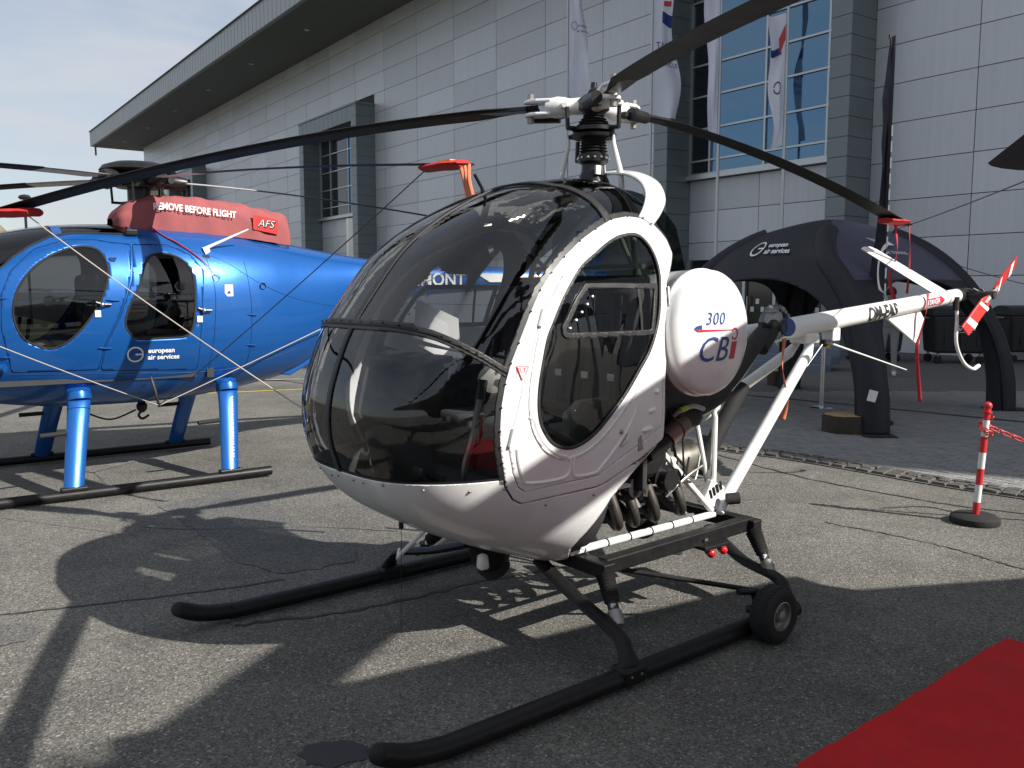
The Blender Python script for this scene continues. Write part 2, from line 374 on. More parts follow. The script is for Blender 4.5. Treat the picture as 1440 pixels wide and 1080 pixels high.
# ================================================================ ground
def asphalt(name, c0, c1, speck, patches=True):
    m, n, b = nmat(name); tc = n.nodes.new('ShaderNodeTexCoord'); L = n.links.new
    def noise(s, d, r=.6):
        t = n.nodes.new('ShaderNodeTexNoise'); t.inputs['Scale'].default_value = s; t.inputs['Detail'].default_value = d; t.inputs['Roughness'].default_value = r; L(tc.outputs['Object'], t.inputs['Vector']); return t
    def mr(src, a, b_, c, d):
        q = n.nodes.new('ShaderNodeMapRange'); q.inputs[1].default_value = a; q.inputs[2].default_value = b_; q.inputs[3].default_value = c; q.inputs[4].default_value = d; L(src, q.inputs[0]); return q.outputs[0]
    def mixc(f, a, b_, blend='MIX'):
        q = n.nodes.new('ShaderNodeMix'); q.data_type = 'RGBA'; q.blend_type = blend
        if isinstance(f, float): q.inputs[0].default_value = f
        else: L(f, q.inputs[0])
        for i, s in ((6, a), (7, b_)):
            if isinstance(s, tuple): q.inputs[i].default_value = s
            else: L(s, q.inputs[i])
        return q.outputs[2]
    big = noise(.55, 6, .62); mid = noise(3.1, 5); fine = noise(60, 3, .7)
    vo = n.nodes.new('ShaderNodeTexVoronoi'); vo.inputs['Scale'].default_value = 120; L(tc.outputs['Object'], vo.inputs['Vector'])
    vr = n.nodes.new('ShaderNodeSeparateColor'); L(vo.outputs['Color'], vr.inputs[0])
    base = mixc(mr(big.outputs[0], .35, .66, 0, 1), (*c0, 1), (*c1, 1))
    base = mixc(mr(mid.outputs[0], .3, .7, 0, .5), base, (c0[0]*.8, c0[1]*.8, c0[2]*.8, 1))
    st = mr(vr.outputs[0], 0, 1, .42, 1.65); base = mixc(.85, base, st, 'MULTIPLY')
    sp = mr(vr.outputs[1], .955, .97, 0, .6); base = mixc(sp, base, (*speck, 1))
    dk = mr(fine.outputs[0], .62, .74, 0, .55); base = mixc(dk, base, (c0[0]*.3, c0[1]*.3, c0[2]*.3, 1))
    stain = noise(.9, 8, .75); base = mixc(mr(stain.outputs[0], .555, .70, 0, .5), base, (c0[0]*.42, c0[1]*.42, c0[2]*.42, 1))
    L(base, b.inputs['Base Color']); b.inputs['Roughness'].default_value = .86; b.inputs['Specular IOR Level'].default_value = .35
    bp = n.nodes.new('ShaderNodeBump'); bp.inputs['Strength'].default_value = .55; bp.inputs['Distance'].default_value = .006
    hh = n.nodes.new('ShaderNodeMath'); hh.operation = 'ADD'; L(vo.outputs['Distance'], hh.inputs[0]); L(fine.outputs[0], hh.inputs[1])
    L(hh.outputs[0], bp.inputs['Height']); L(bp.outputs[0], b.inputs['Normal'])
    return m
asphalt('asphalt', (.098, .094, .085), (.175, .168, .149), (.42, .40, .36))
asphalt('asphalt_patch', (.10, .099, .095), (.13, .129, .124), (.26, .25, .24))
mat('tar', (.028, .027, .026), .6, var=.3, vscale=25)
mat('paving_block', (.21, .209, .205), .85, var=.22, vscale=5, bump=.3, bscale=60)
mat('paving_joint', (.11, .108, .105), .95, var=.2)
mat('cobble', (.085, .08, .074), .8, var=.3, vscale=9, bump=.5, bscale=40)
mat('kerb_edge', (.27, .26, .235), .85, var=.2, vscale=6, bump=.3)
mat('yellow_line', (.45, .34, .06), .7, var=.3, vscale=12)
mat('grass_far', (.06, .075, .03), .9, var=.3)
g = MB(); g.add([(-600, -300, 0), (600, -300, 0), (600, 900, 0), (-600, 900, 0)], [(0, 1, 2, 3)])
struct(g.build('ground', 'asphalt', None, 0))
def sheet(name, pts, z, m, kind=True, rag=0.):
    if rag:
        P = np.array(pts); Q = []
        for i in range(len(P)):
            a, b_ = P[i], P[(i+1) % len(P)]; k = max(2, int(np.linalg.norm(b_-a)/.05)); Q += [a+(b_-a)*t/k+np.array([random.gauss(0, rag), random.gauss(0, rag)]) for t in range(k)]
        pts = Q
    o = obj(name, [(p[0], p[1], z) for p in pts], [tuple(range(len(pts)))], m, None, 0)
    return struct(o) if kind else o
def ribbon(name, pts, wid, z, m, jit=0., parent=None):
    P = catmull(np.array(pts), 10); V = []; F = []
    for i, p in enumerate(P):
        t = P[min(i+1, len(P)-1)]-P[max(i-1, 0)]; t = t/max(np.linalg.norm(t), 1e-9); nn = np.array([-t[1], t[0]])
        c = p+nn*random.uniform(-jit, jit); hw = wid/2*random.uniform(.55, 1.35) if jit else wid/2
        V += [(*(c+nn*hw), z), (*(c-nn*hw), z)]
        if i: F.append((2*i-2, 2*i-1, 2*i+1, 2*i))
    return obj(name, V, F, m, parent, 0)
def G2(*px): return [tuple(onz(u, v)[:2]) for u, v in px]
struct(ribbon('tar_seam', G2((-60, 878), (0, 866), (120, 852), (240, 838), (330, 826), (400, 815)), .018, .004, 'tar', .008))
struct(ribbon('tar_seam', G2((330, 880), (430, 868), (560, 846), (690, 815), (860, 790), (960, 778)), .03, .004, 'tar', .02))
struct(ribbon('tar_seam', G2((1010, 640), (1130, 672), (1260, 697), (1350, 712), (1450, 724)), .022, .004, 'tar', .012))
struct(ribbon('tar_seam', G2((1160, 735), (1250, 752), (1340, 772), (1400, 790), (1460, 806)), .013, .004, 'tar', .01))
struct(ribbon('tar_seam', G2((1240, 715), (1300, 713), (1340, 720)), .02, .004, 'tar', .012))
struct(ribbon('tar_seam', G2((560, 748), (440, 742), (300, 745), (200, 742)), .008, .004, 'tar', .006))
sheet('asphalt_patch', G2((225, 712), (330, 688), (392, 715), (420, 738), (505, 760), (500, 790), (400, 808), (330, 790), (280, 750)), .004, 'asphalt_patch', True, .012)
sheet('asphalt_patch', G2((-20, 885), (40, 873), (62, 884), (40, 902), (-20, 912)), .004, 'asphalt_patch', True, .012)
sheet('asphalt_patch', [tuple(np.array(G2((470, 1060))[0])+np.array([.125*math.cos(a)*random.uniform(.8, 1.15), .10*math.sin(a)*random.uniform(.8, 1.15)])) for a in np.linspace(0, 2*math.pi, 22)[:-1]], .004, 'tar')
struct(ribbon('yellow_line', [(-14, 13.3), (-8, 13.4), (-5, 14.2), (0, 16.5)], .11, .004, 'yellow_line'))
struct(ribbon('kerb_line', [(-22, 17.2), (-6, 16.2), (-2, 17.3), (1.5, 19.5)], .16, .02, 'kerb_edge'))
sheet('verge', [(-60, 26), (-3, 24), (-10, 44), (-60, 60)], .006, 'grass_far')
# ---- block paving in front of the hall, edged by rows of granite setts
EDGE = catmull(np.array([(-6.5, 18.5), (-2.0, 13.8), (.6, 10.7), (2.12, 9.12), (2.72, 8.6), (3.21, 8.01), (3.62, 7.47), (4.15, 6.9), (6.5, 4.6), (11, .5)]), 16)
pav = list(map(tuple, EDGE))+[(30, -4), (17.6, 14.0), (-9.6, 51)]
sheet('paving', [(p[0], p[1]) for p in pav], .006, 'paving_joint')
fd = np.array([.58498, -.81105]); fn_ = np.array([-.81105, -.58498]); FO = np.array([11.01125, 23.11434])
bl = MB(); base_ang = math.atan2(fd[1], fd[0]); ca, sa = math.cos(base_ang), math.sin(base_ang)
def inside_pav(p):
    q = np.array(p)-EDGE; k = (q*q).sum(1).argmin(); t = EDGE[min(k+1, len(EDGE)-1)]-EDGE[max(k-1, 0)]
    r_ = np.array(p)-EDGE[k]; return (t[0]*r_[1]-t[1]*r_[0]) > .26*np.linalg.norm(t)
for i in range(-60, 45):                                    # rows parallel to the hall
    for j in range(1, 150):
        s_ = i*.21+(.105 if j % 2 else 0); o_ = 15.6-j*.106
        c = FO+fd*s_+fn_*o_
        u, v, dep = proj((c[0], c[1], 0))
        if not (960 < u < 1500 and dep > 2 and v < 760) or o_ < .2: continue
        if not inside_pav(c): continue
        if dep > 14.5 : continue
        hz = random.uniform(.010, .0135); V = []
        for dx, dy, z in ((-.1, -.048, .006), (.1, -.048, .006), (.1, .048, .006), (-.1, .048, .006), (-.097, -.045, hz), (.097, -.045, hz), (.097, .045, hz), (-.097, .045, hz)):
            V.append((c[0]+ca*dx-sa*dy, c[1]+sa*dx+ca*dy, z))
        bl.add(V, [(4, 5, 6, 7), (0, 1, 5, 4), (1, 2, 6, 5), (2, 3, 7, 6), (3, 0, 4, 7)])
o = bl.build('paving_blocks', 'paving_block', None, 0); stuff(o); tag(o, 'grey concrete block paving laid in rows before the hall', 'paving')
strip = obj('sett_strip', [(p[0], p[1], .008) for p in EDGE]+[(p[0], p[1], .008) for p in EDGE[::-1]+np.array([.0001, .0001])], [], 'paving_joint')
V = []; F = []
for k, p in enumerate(EDGE):
    t = EDGE[min(k+1, len(EDGE)-1)]-EDGE[max(k-1, 0)]; t /= np.linalg.norm(t); nn = np.array([-t[1], t[0]])
    V += [(*(p-nn*.03), .009), (*(p+nn*.30), .009)]
    if k: F.append((2*k-2, 2*k-1, 2*k+1, 2*k))
bpy.data.objects.remove(strip)
strip = struct(obj('sett_strip', V, F, 'paving_joint', None, 0))
dd = np.concatenate([[0], np.cumsum(np.linalg.norm(np.diff(EDGE, axis=0), axis=1))])
setts = []
for k in range(3):
    q = MB(); q.box((0, 0, .012), (.125, .085, .024), taper=.86)
    for i_, p in enumerate(q.v): q.v[i_] = (p[0]*random.uniform(.9, 1.06), p[1]*random.uniform(.88, 1.06), p[2]*random.uniform(.8, 1.15))
    me = q.build('sett', 'cobble', None, 0); setts.append(me.data); bpy.data.objects.remove(me)
n_set = 0
for row in range(3):
    d_ = 0.
    while d_ < dd[-1]:
        d_ += random.uniform(.125, .16)
        if d_ >= dd[-1]: break
        p = np.array([np.interp(d_, dd, EDGE[:, 0]), np.interp(d_, dd, EDGE[:, 1])]); k = min(int(np.searchsorted(dd, d_)), len(EDGE)-1)
        t = EDGE[k]-EDGE[k-1]; t /= np.linalg.norm(t); nn = np.array([-t[1], t[0]]); p = p+nn*(.04+row*.095+random.uniform(-.012, .012))
        u, v, dep = proj((p[0], p[1], 0))
        if not (925 < u < 1475 and dep > 3): continue
        so_ = bpy.data.objects.new('sett', random.choice(setts)); COL.objects.link(so_); so_.parent = strip
        so_.location = (p[0], p[1], .009); so_.rotation_euler = (random.uniform(-.04, .04), random.uniform(-.04, .04), math.atan2(t[1], t[0])+random.uniform(-.12, .12)); n_set += 1
struct(ribbon('drain_channel', G2((990, 552), (1040, 556), (1210, 572), (1440, 595), (1560, 606)), .10, .017, 'tar'))

# ================================================================ exhibition hall
m = mat('wall_panel', (.56, .575, .61), .38, .25, var=.05, vscale=.7, dirt=(.50, .50, .51), dscale=.9, damt=.5)
_n = m.node_tree; _b = _n.nodes['Principled BSDF']; _src = _b.inputs['Base Color'].links[0].from_socket; _oi = _n.nodes.new('ShaderNodeObjectInfo'); _mr = _n.nodes.new('ShaderNodeMapRange'); _mr.inputs[3].default_value = .9; _mr.inputs[4].default_value = 1.06
_mx = _n.nodes.new('ShaderNodeMix'); _mx.data_type = 'RGBA'; _mx.blend_type = 'MULTIPLY'; _mx.inputs[0].default_value = 1; _n.links.new(_oi.outputs['Random'], _mr.inputs[0]); _n.links.new(_src, _mx.inputs[6]); _n.links.new(_mr.outputs[0], _mx.inputs[7])
_tc = _n.nodes.new('ShaderNodeTexCoord'); _mp = _n.nodes.new('ShaderNodeMapping'); _mp.inputs['Scale'].default_value = (7, 7, .25); _tn = _n.nodes.new('ShaderNodeTexNoise'); _tn.inputs['Scale'].default_value = 1; _tn.inputs['Detail'].default_value = 5; _mr3 = _n.nodes.new('ShaderNodeMapRange'); _mr3.inputs[1].default_value = .35; _mr3.inputs[2].default_value = .75; _mr3.inputs[3].default_value = 1.03; _mr3.inputs[4].default_value = .95
_n.links.new(_tc.outputs['Object'], _mp.inputs[0]); _n.links.new(_mp.outputs[0], _tn.inputs['Vector']); _n.links.new(_tn.outputs[0], _mr3.inputs[0]); _mx2 = _n.nodes.new('ShaderNodeMix'); _mx2.data_type = 'RGBA'; _mx2.blend_type = 'MULTIPLY'; _mx2.inputs[0].default_value = 1; _n.links.new(_mx.outputs[2], _mx2.inputs[6]); _n.links.new(_mr3.outputs[0], _mx2.inputs[7]); _n.links.new(_mx2.outputs[2], _b.inputs['Base Color'])
mat('wall_core', (.05, .05, .055), .8)
mat('teal_panel', (.19, .225, .235), .4, .3, var=.07, vscale=1.2)
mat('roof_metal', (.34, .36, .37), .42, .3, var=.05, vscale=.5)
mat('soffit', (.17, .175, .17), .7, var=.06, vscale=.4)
mat('alu_frame', (.50, .52, .54), .35, .7)
mat('chrome', (.75, .75, .75), .15, 1.)
mat('sticker', (.75, .76, .76), .6)
m, n, b = nmat('hall_glass'); b.inputs['Base Color'].default_value = (.012, .03, .06, 1); b.inputs['Roughness'].default_value = .03; b.inputs['Specular IOR Level'].default_value = 1.; b.inputs['IOR'].default_value = 2.1
b.inputs['Specular Tint'].default_value = (.40, .70, 1, 1)
_tc = n.nodes.new('ShaderNodeTexCoord'); _t = n.nodes.new('ShaderNodeTexNoise'); _t.inputs['Scale'].default_value = .8; _b = n.nodes.new('ShaderNodeBump'); _b.inputs['Strength'].default_value = .06; _b.inputs['Distance'].default_value = .05
n.links.new(_tc.outputs['Object'], _t.inputs['Vector']); n.links.new(_t.outputs[0], _b.inputs['Height']); n.links.new(_b.outputs[0], b.inputs['Normal'])
mat('dark_glass', (.008, .01, .014), .06, spec=.7)
HANG = math.atan2(fd[1], fd[0])
hall = thing('exhibition_hall', 'large grey metal clad hall with teal window bays and deep overhanging roof', 'building', (FO[0], FO[1], 0), HANG)
HF = Frame((FO[0], FO[1], 0), HANG)          # x along the wall to the near right, -y towards the camera
WEND = -82.9; WTOP = 16.15; WR = 26.
BAYS = [(-9.1, -1.8), (-39.6, -31.65), (-70.2, -62.3)]     # outer edges of the three window bays
FIN = .62; FOFF = 1.15
MB().box(((WEND+WR)/2, 8.06, WTOP/2), (WR-WEND-.06, 16, WTOP)).build('wall', 'wall_core', hall, 0)
MB().box(((WEND+WR)/2, 5.6, 16.9), (WR-WEND+5.2, 20.2, 1.44)).build('roof', 'roof_metal', hall, 0, .03)
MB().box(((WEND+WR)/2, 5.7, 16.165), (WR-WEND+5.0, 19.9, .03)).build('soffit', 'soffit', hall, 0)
fs = MB(); x = WEND-2.6
while x < WR: fs.box((x, -4.505, 16.9), (.012, .012, 1.40)); x += .62
stuff(fs.build('fascia_seams', 'roof_metal', hall, 0))
MB().box(((WEND+WR)/2, -4.53, 17.62), (WR-WEND+5.3, .16, .05)).build('roof_edge', 'soffit', hall, 0)
for k in range(7):
    lp = MB(); lp.lathe([(.16, 0), (.16, -.04), (.05, -.05)], (-80+9*k, -2.4, 16.14)); lp.build('downlight', 'alu_frame', hall)
MB().cyl((WEND-2.2, -4.1, 16.1), (WEND-2.2, -4.1, 15.3), .09, 10).build('drain_spout', 'soffit', hall)
# wall panels, each a sheet of its own
joints = sorted([-12.98-3.5*k for k in range(20)]+[-12.98+3.5*k for k in range(1, 12)])
joints = [WEND]+[j for j in joints if j > WEND+.6]
cells = []
def inbay(s0, s1):
    r = [(s0, s1)]
    for a, b_ in BAYS:
        q = []
        for c, d_ in r:
            if d_ <= a or c >= b_: q.append((c, d_)); continue
            if c < a-.1: q.append((c, a))
            if d_ > b_+.1: q.append((b_, d_))
        r = q
    return r
for j in range(len(joints)-1):
    for r_ in range(16):
        z0, z1 = r_*1.03, min((r_+1)*1.03, WTOP)
        spans = [(joints[j], joints[j+1])]
        if z0 < 11.5 or joints[j+1] > -12: spans = inbay(*spans[0])
        for s0, s1 in spans:
            if s1-s0 < .15: continue
            p = HF.world(((s0+s1)/2, 0, (z0+z1)/2)); u, v, dep = proj(p)
            a = proj(HF.world((s0, 0, z0))); b_ = proj(HF.world((s1, 0, z1)))
            vis = dep > 1 and max(a[0], b_[0]) > 150 and min(a[0], b_[0]) < 1440 and max(a[1], b_[1]) > 0 and min(a[1], b_[1]) < 512
            # hidden behind the two helicopters and the tent
            if vis and v > 330 and u < 960: vis = u > 400 and v < 370
            cells.append((0 if vis else 1, -abs((a[0]-b_[0])*1030/max(dep, 1)), s0, s1, z0, z1))
cells.sort(); nind = 0; rest = MB(); cache = {}
for hid, _, s0, s1, z0, z1 in cells:
    w_, h_ = round(s1-s0-.022, 3), round(z1-z0-.02, 3)
    if not hid and nind < 290:
        if (w_, h_) not in cache: q = MB().box((0, 0, 0), (w_, .04, h_)).build('wall_panel', 'wall_panel', None, 0, 0); cache[(w_, h_)] = q.data; bpy.data.objects.remove(q)
        q = bpy.data.objects.new('wall_panel', cache[(w_, h_)]); COL.objects.link(q); q.parent = hall
        q.location = ((s0+s1)/2, -.0+random.uniform(-.002, .002), (z0+z1)/2); q.rotation_euler = (random.uniform(-.002, .002), 0, random.uniform(-.0012, .0012)); nind += 1
    else: rest.box(((s0+s1)/2, 0, (z0+z1)/2), (w_, .04, h_))
stuff(rest.build('wall_panels', 'wall_panel', hall, 0))
# window bays
def fin(s0, s1, y0, y1, z0, z1, step=.53):
    z = z0
    while z < z1-.05:
        h = min(step, z1-z); p = HF.world(((s0+s1)/2, y0, z+h/2)); u, v, dep = proj(p)
        yield z, h, (dep > 1 and -40 < v < 520 and 150 < u < 1500); z += h
for bi, (a, b_) in enumerate(BAYS):
    top = WTOP if bi == 0 else 11.75
    hidden = MB()
    for s0, s1 in ((a, a+FIN), (b_-FIN, b_)):
        MB().box(((s0+s1)/2, -FOFF/2, top/2), (s1-s0-.03, FOFF-.03, top-.02)).build('pier', 'wall_core', hall, 0)
        for z, h, vis in fin(s0, s1, -FOFF, 0, 0, top):
            q = hidden if not vis else MB()
            q.box(((s0+s1)/2, -FOFF/2, z+h/2), (s1-s0, FOFF+.004, h-.016))
            if vis: q.build('cladding_panel', 'teal_panel', hall, 0)
    if hidden.v: stuff(hidden.build('cladding_panels', 'teal_panel', hall, 0))
    if bi:                                                  # lintel across the bay
        MB().box(((a+b_)/2, -FOFF/2, top+.05), (b_-a+.1, FOFF+.08, .1)).build('coping', 'teal_panel', hall, 0)
        x = a+FIN
        while x < b_-FIN-.1:
            w_ = min(.62, b_-FIN-x); MB().box((x+w_/2, -FOFF/2, top-.42), (w_-.02, FOFF-.01, .8)).build('lintel_panel', 'teal_panel', hall, 0); x += w_
    i0, i1 = a+FIN, b_-FIN
    yw = -.02
    if bi == 0: cols = [i0, -7.6, -5.4, -3.2, i1]; rows = [5.55, 5.98, 7.0, 8.05, 9.06, 10.08, 11.1]; sub = None
    else: cols = [i0, i0+1.5, i0+4.0, i1]; rows = [6.15, 6.7, 7.75, 8.8, 9.85, 10.9]
    MB().box(((i0+i1)/2, .1, (rows[0]+rows[-1])/2), (i1-i0, .1, rows[-1]-rows[0])).build('window_back', 'wall_core', hall, 0)
    for c in range(len(cols)-1):
        for r_ in range(len(rows)-1):
            gm = 'dark_glass' if (c == 0 or (bi and c == 1)) else 'hall_glass'
            MB().box(((cols[c]+cols[c+1])/2, yw, (rows[r_]+rows[r_+1])/2), (cols[c+1]-cols[c]-.07, .02, rows[r_+1]-rows[r_]-.07)).build('pane', gm, hall, 0)
    for r_ in rows: MB().box(((i0+i1)/2, yw-.035, r_), (i1-i0-.02, .075, .06)).build('transom', 'alu_frame', hall, 0)
    for c in cols: MB().box((min(max(c, i0+.04), i1-.04), yw-.03, (rows[0]+rows[-1])/2), (.065, .08, rows[-1]-rows[0])).build('mullion', 'alu_frame', hall, 0)
    MB().box(((i0+i1)/2, yw-.12, rows[0]-.12), (i1-i0-.01, .28, .14)).build('window_sill', 'alu_frame', hall, 0)
    z = rows[0]-.2
    if bi == 0:                                             # panels over the doors, then the glazed entrance
        while z > 2.75:
            h = min(1.03, z-2.7); k = 0
            for s0, s1 in ((i0, i0+2.9), (i0+2.9, i1)): MB().box(((s0+s1)/2, 0, z-h/2), (s1-s0-.02, .04, h-.02)).build('wall_panel', 'wall_panel', hall, 0)
            z -= h
        MB().box(((i0+i1)/2, .035, 1.35), (i1-i0, .02, 2.7)).build('entrance_glass', 'dark_glass', hall, 0)
        for sx in np.linspace(i0+.05, i1-.05, 6): MB().box((sx, .0, 1.35), (.11, .14, 2.7)).build('door_jamb', 'alu_frame', hall, 0)
        for sx in np.linspace(i0+.05, i1-.05, 6)[:-1]:
            MB().box((sx+.53, .02, 2.25), (.96, .1, .09)).build('door_head', 'alu_frame', hall, 0)
            MB().box((sx+.53, .02, .12), (.96, .1, .2)).build('door_rail', 'alu_frame', hall, 0)
            MB().tube([(sx+.18, -.02, .9), (sx+.18, -.1, .92), (sx+.18, -.1, 1.5), (sx+.18, -.02, 1.52)], .018, 8).build('door_handle', 'chrome', hall)
            for k in range(3): MB().box((sx+.3+.2*k, .018, 1.1+.25*(k % 2)), (.13, .01, .16)).build('sticker', 'sticker', hall, 0)
    else:
        while z > .3:
            h = min(1.03, z); MB().box(((i0+i1)/2, 0, z-h/2), (i1-i0-.02, .04, h-.02)).build('wall_panel', 'wall_panel', hall, 0); z -= h
MB().cyl((-33.0, -.75, 0), (-33.0, -.75, 5.7), .42, 20).build('steel_flue', 'steel', hall)
MB().box((-2.95, -FOFF-.08, 1.15), (.42, .16, .55)).build('meter_box', 'sticker', hall, 0, .01)
MB().box((-1.4, -.06, 6.6), (.10, .10, .65)).build('wall_lamp', 'teal_panel', hall, 0, .01)
# ================================================================ white helicopter
WF = Frame((.41785, 4.63943, 0), R(180+39))
wh = thing('white_helicopter', 'small white helicopter with round bubble cockpit and three black rotor blades', 'helicopter', tuple(WF.o), WF.ang)
PRF = np.array([(-.20, 2.13, 2.4), (.0, 2.225, 2.4), (.21, 2.246, 2.4), (.54, 2.19, 2.6), (.71, 2.138, 2.8), (.957, 2.012, 3.1), (1.162, 1.86, 3.2), (1.335, 1.65, 3.2), (1.437, 1.50, 3.2), (1.507, 1.335, 3.2), (1.543, 1.194, 3.2), (1.544, 1.07, 3.2), (1.52, .97, 3.2), (1.475, .865, 3.1), (1.37, .742, 3.0), (1.2, .632, 3), (1.0, .535, 3), (.75, .437, 3.2), (.5, .37, 3.4), (.25, .43, 3.2), (-.1, .62, 3), (-.35, .9, 2.8), (-.45, 1.3, 2.6), (-.42, 1.8, 2.5)])
CW = np.array([.55, 1.25]); WW = .66
_p = catmull(PRF, 16, True); rows = []
_al = np.concatenate([np.arccos(np.linspace(0.0, 1, 75)**1.4), np.linspace(0, math.pi/2, 60)]); _al = np.unique(np.round(_al, 4)); _al = np.concatenate([-_al[::-1], _al[1:]])
for a in _al:
    p = _p[:, 2]; s_ = max(math.cos(a), 1e-4)**(2/p); y = WW*np.sign(math.sin(a))*abs(math.sin(a))**(2/p)
    q = CW+s_[:, None]*(_p[:, :2]-CW); rows.append(np.c_[q[:, 0], y, q[:, 1]])
BS = gridmesh(np.array(rows), True)
if (BS[1]*(BS[0]-np.array([.55, 0, 1.25]))).sum() < 0: BS = flip(BS)
CO = WF.local((0, 0, CAMZ))
def wcast(u, v): return castray(BS, CO, WF.m.T@ray(u, v))
def onbody(x, z, off=0., port=1):                            # point on the body at side position (x, z)
    lo = None
    o = np.array([x, 3.*port, z]); p = castray(BS, o, np.array([0, -1.*port, 0]))
    return None if p is None else p+np.array([0, off*port, 0])
STRIP = [(-.08, 1.839), (-.051, 1.931), (.05, 2.003), (.142, 2.024), (.234, 2.026), (.355, 2.005), (.484, 1.954), (.61, 1.896), (.726, 1.824), (.813, 1.756), (.884, 1.684), (.943, 1.597), (1.012, 1.47), (1.055, 1.389), (1.085, 1.307), (1.106, 1.213), (1.112, 1.117), (1.106, 1.051), (1.088, .982), (1.060, .90), (1.050, .873)]
LOWER = [(.999, .811), (.953, .786), (.777, .803), (.581, .816), (.521, .83), (.30, .905), (.1, .989)]
REAR = [(.12, 1.10), (.126, 1.243), (.115, 1.36), (.106, 1.477), (.092, 1.6), (.077, 1.71), (.0, 1.78)]
P_door = STRIP+LOWER+REAR
SEAM = [(.038, 1.699), (.032, 1.759), (.031, 1.85), (.077, 1.932), (.15, 1.981), (.262, 1.987), (.356, 1.971), (.463, 1.923), (.575, 1.869), (.682, 1.805), (.774, 1.723), (.838, 1.644), (.883, 1.59), (.911, 1.532), (.964, 1.398), (1.006, 1.284), (1.048, 1.131), (1.066, 1.047), (1.045, .985), (1.028, .935), (.986, .866), (.951, .843), (.799, .858), (.62, .868), (.576, .872), (.475, .919), (.30, .985), (.145, 1.05), (.146, 1.243), (.125, 1.477), (.10, 1.62), (.06, 1.66)]
SEAM = SEAM[:23]+SEAM[23:]
WIN = catmull([(.134, 1.699), (.124, 1.758), (.132, 1.832), (.164, 1.898), (.227, 1.936), (.341, 1.924), (.441, 1.888), (.541, 1.836), (.635, 1.785), (.718, 1.71), (.784, 1.631), (.845, 1.533), (.873, 1.479), (.903, 1.376), (.921, 1.298), (.928, 1.214), (.917, 1.14), (.885, 1.085), (.848, 1.046), (.795, 1.02), (.733, 1.013), (.662, 1.033), (.59, 1.075), (.514, 1.138), (.414, 1.229), (.329, 1.324), (.26, 1.399), (.207, 1.484), (.165, 1.578)], 4, True)
sp_d = sdf(P_door); sp_s = sdf(SEAM); sp_w = sdf(WIN)
ZB = .905
bx_ = np.array([.38, .42, .474, .557, .607, .64]); bz_ = np.array([0, .3, .35, .45, .6, .7])
def rear_x(z): return np.interp(z, [.30, .42, .47, .511, .56, .621, .748, .859, .986, 1.243, 1.477, 1.71, 1.85, 2.0, 2.3], [.50, .53, .575, .60, .59, .557, .474, .321, .12, .126, .106, .077, -.06, -.18, -.22])
f_rear = lambda V: rear_x(V[:, 2])-V[:, 0]                    # keep in front of the rear edge
zs = lambda x: np.interp(x, [1.0, 1.095, 1.167, 1.246, 1.312, 1.364, 1.401, 1.5], [1.31, 1.365, 1.414, 1.463, 1.502, 1.524, 1.536, 1.545])
xr = lambda y: np.interp(np.abs(y), [0, .2, .25, .285, .35, .41, .463, .6], [.53, .515, .50, .464, .424, .393, .378, .37])
neg = lambda f: (lambda V: -f(V))
up_z = lambda V: ZB-V[:, 2]                                   # keep above the shell line
# glass canopy: four front panes and a smoked skylight
for port in (1, -1):
    side = lambda V, p=port: .004-p*V[:, 1]
    patch('canopy_pane', BS, [f_rear, up_z, neg(sp_d), side, lambda V: zs(V[:, 0])-V[:, 2], lambda V: xr(V[:, 1])-V[:, 0]], 'canopy_glass', wh)
    patch('canopy_pane', BS, [f_rear, up_z, neg(sp_d), side, lambda V: V[:, 2]-zs(V[:, 0]), lambda V: xr(V[:, 1])-V[:, 0]], 'canopy_glass', wh)
patch('skylight', BS, [lambda V: 1.7-V[:, 2], f_rear, up_z, neg(sp_d), lambda V: V[:, 0]-xr(V[:, 1])], 'skylight_glass', wh)
patch('center_strip', BS, [up_z, *band(lambda V: V[:, 1], 0, .017), lambda V: xr(V[:, 1])-V[:, 0]], 'black_strip', wh, .006, .007)
patch('canopy_strip', BS, [up_z, neg(sp_d), *band(lambda V: V[:, 2]-zs(V[:, 0]), 0, .021), lambda V: .9-V[:, 0]], 'black_strip', wh, .007, .008)
patch('canopy_strip', BS, [up_z, neg(sp_d), *band(lambda V: V[:, 2]-zs(V[:, 0]), 0, .006), lambda V: .9-V[:, 0]], 'black_paint', wh, .010, .004)
patch('roof_strip', BS, [up_z, neg(sp_d), *band(lambda V: V[:, 0]-xr(V[:, 1]), 0, .023), lambda V: 1.6-V[:, 2]], 'black_strip', wh, .008, .009)
patch('sill_strip', BS, [*band(lambda V: V[:, 2], ZB+.004, .008), neg(sp_d), lambda V: .9-V[:, 0]], 'black_strip', wh, .002)
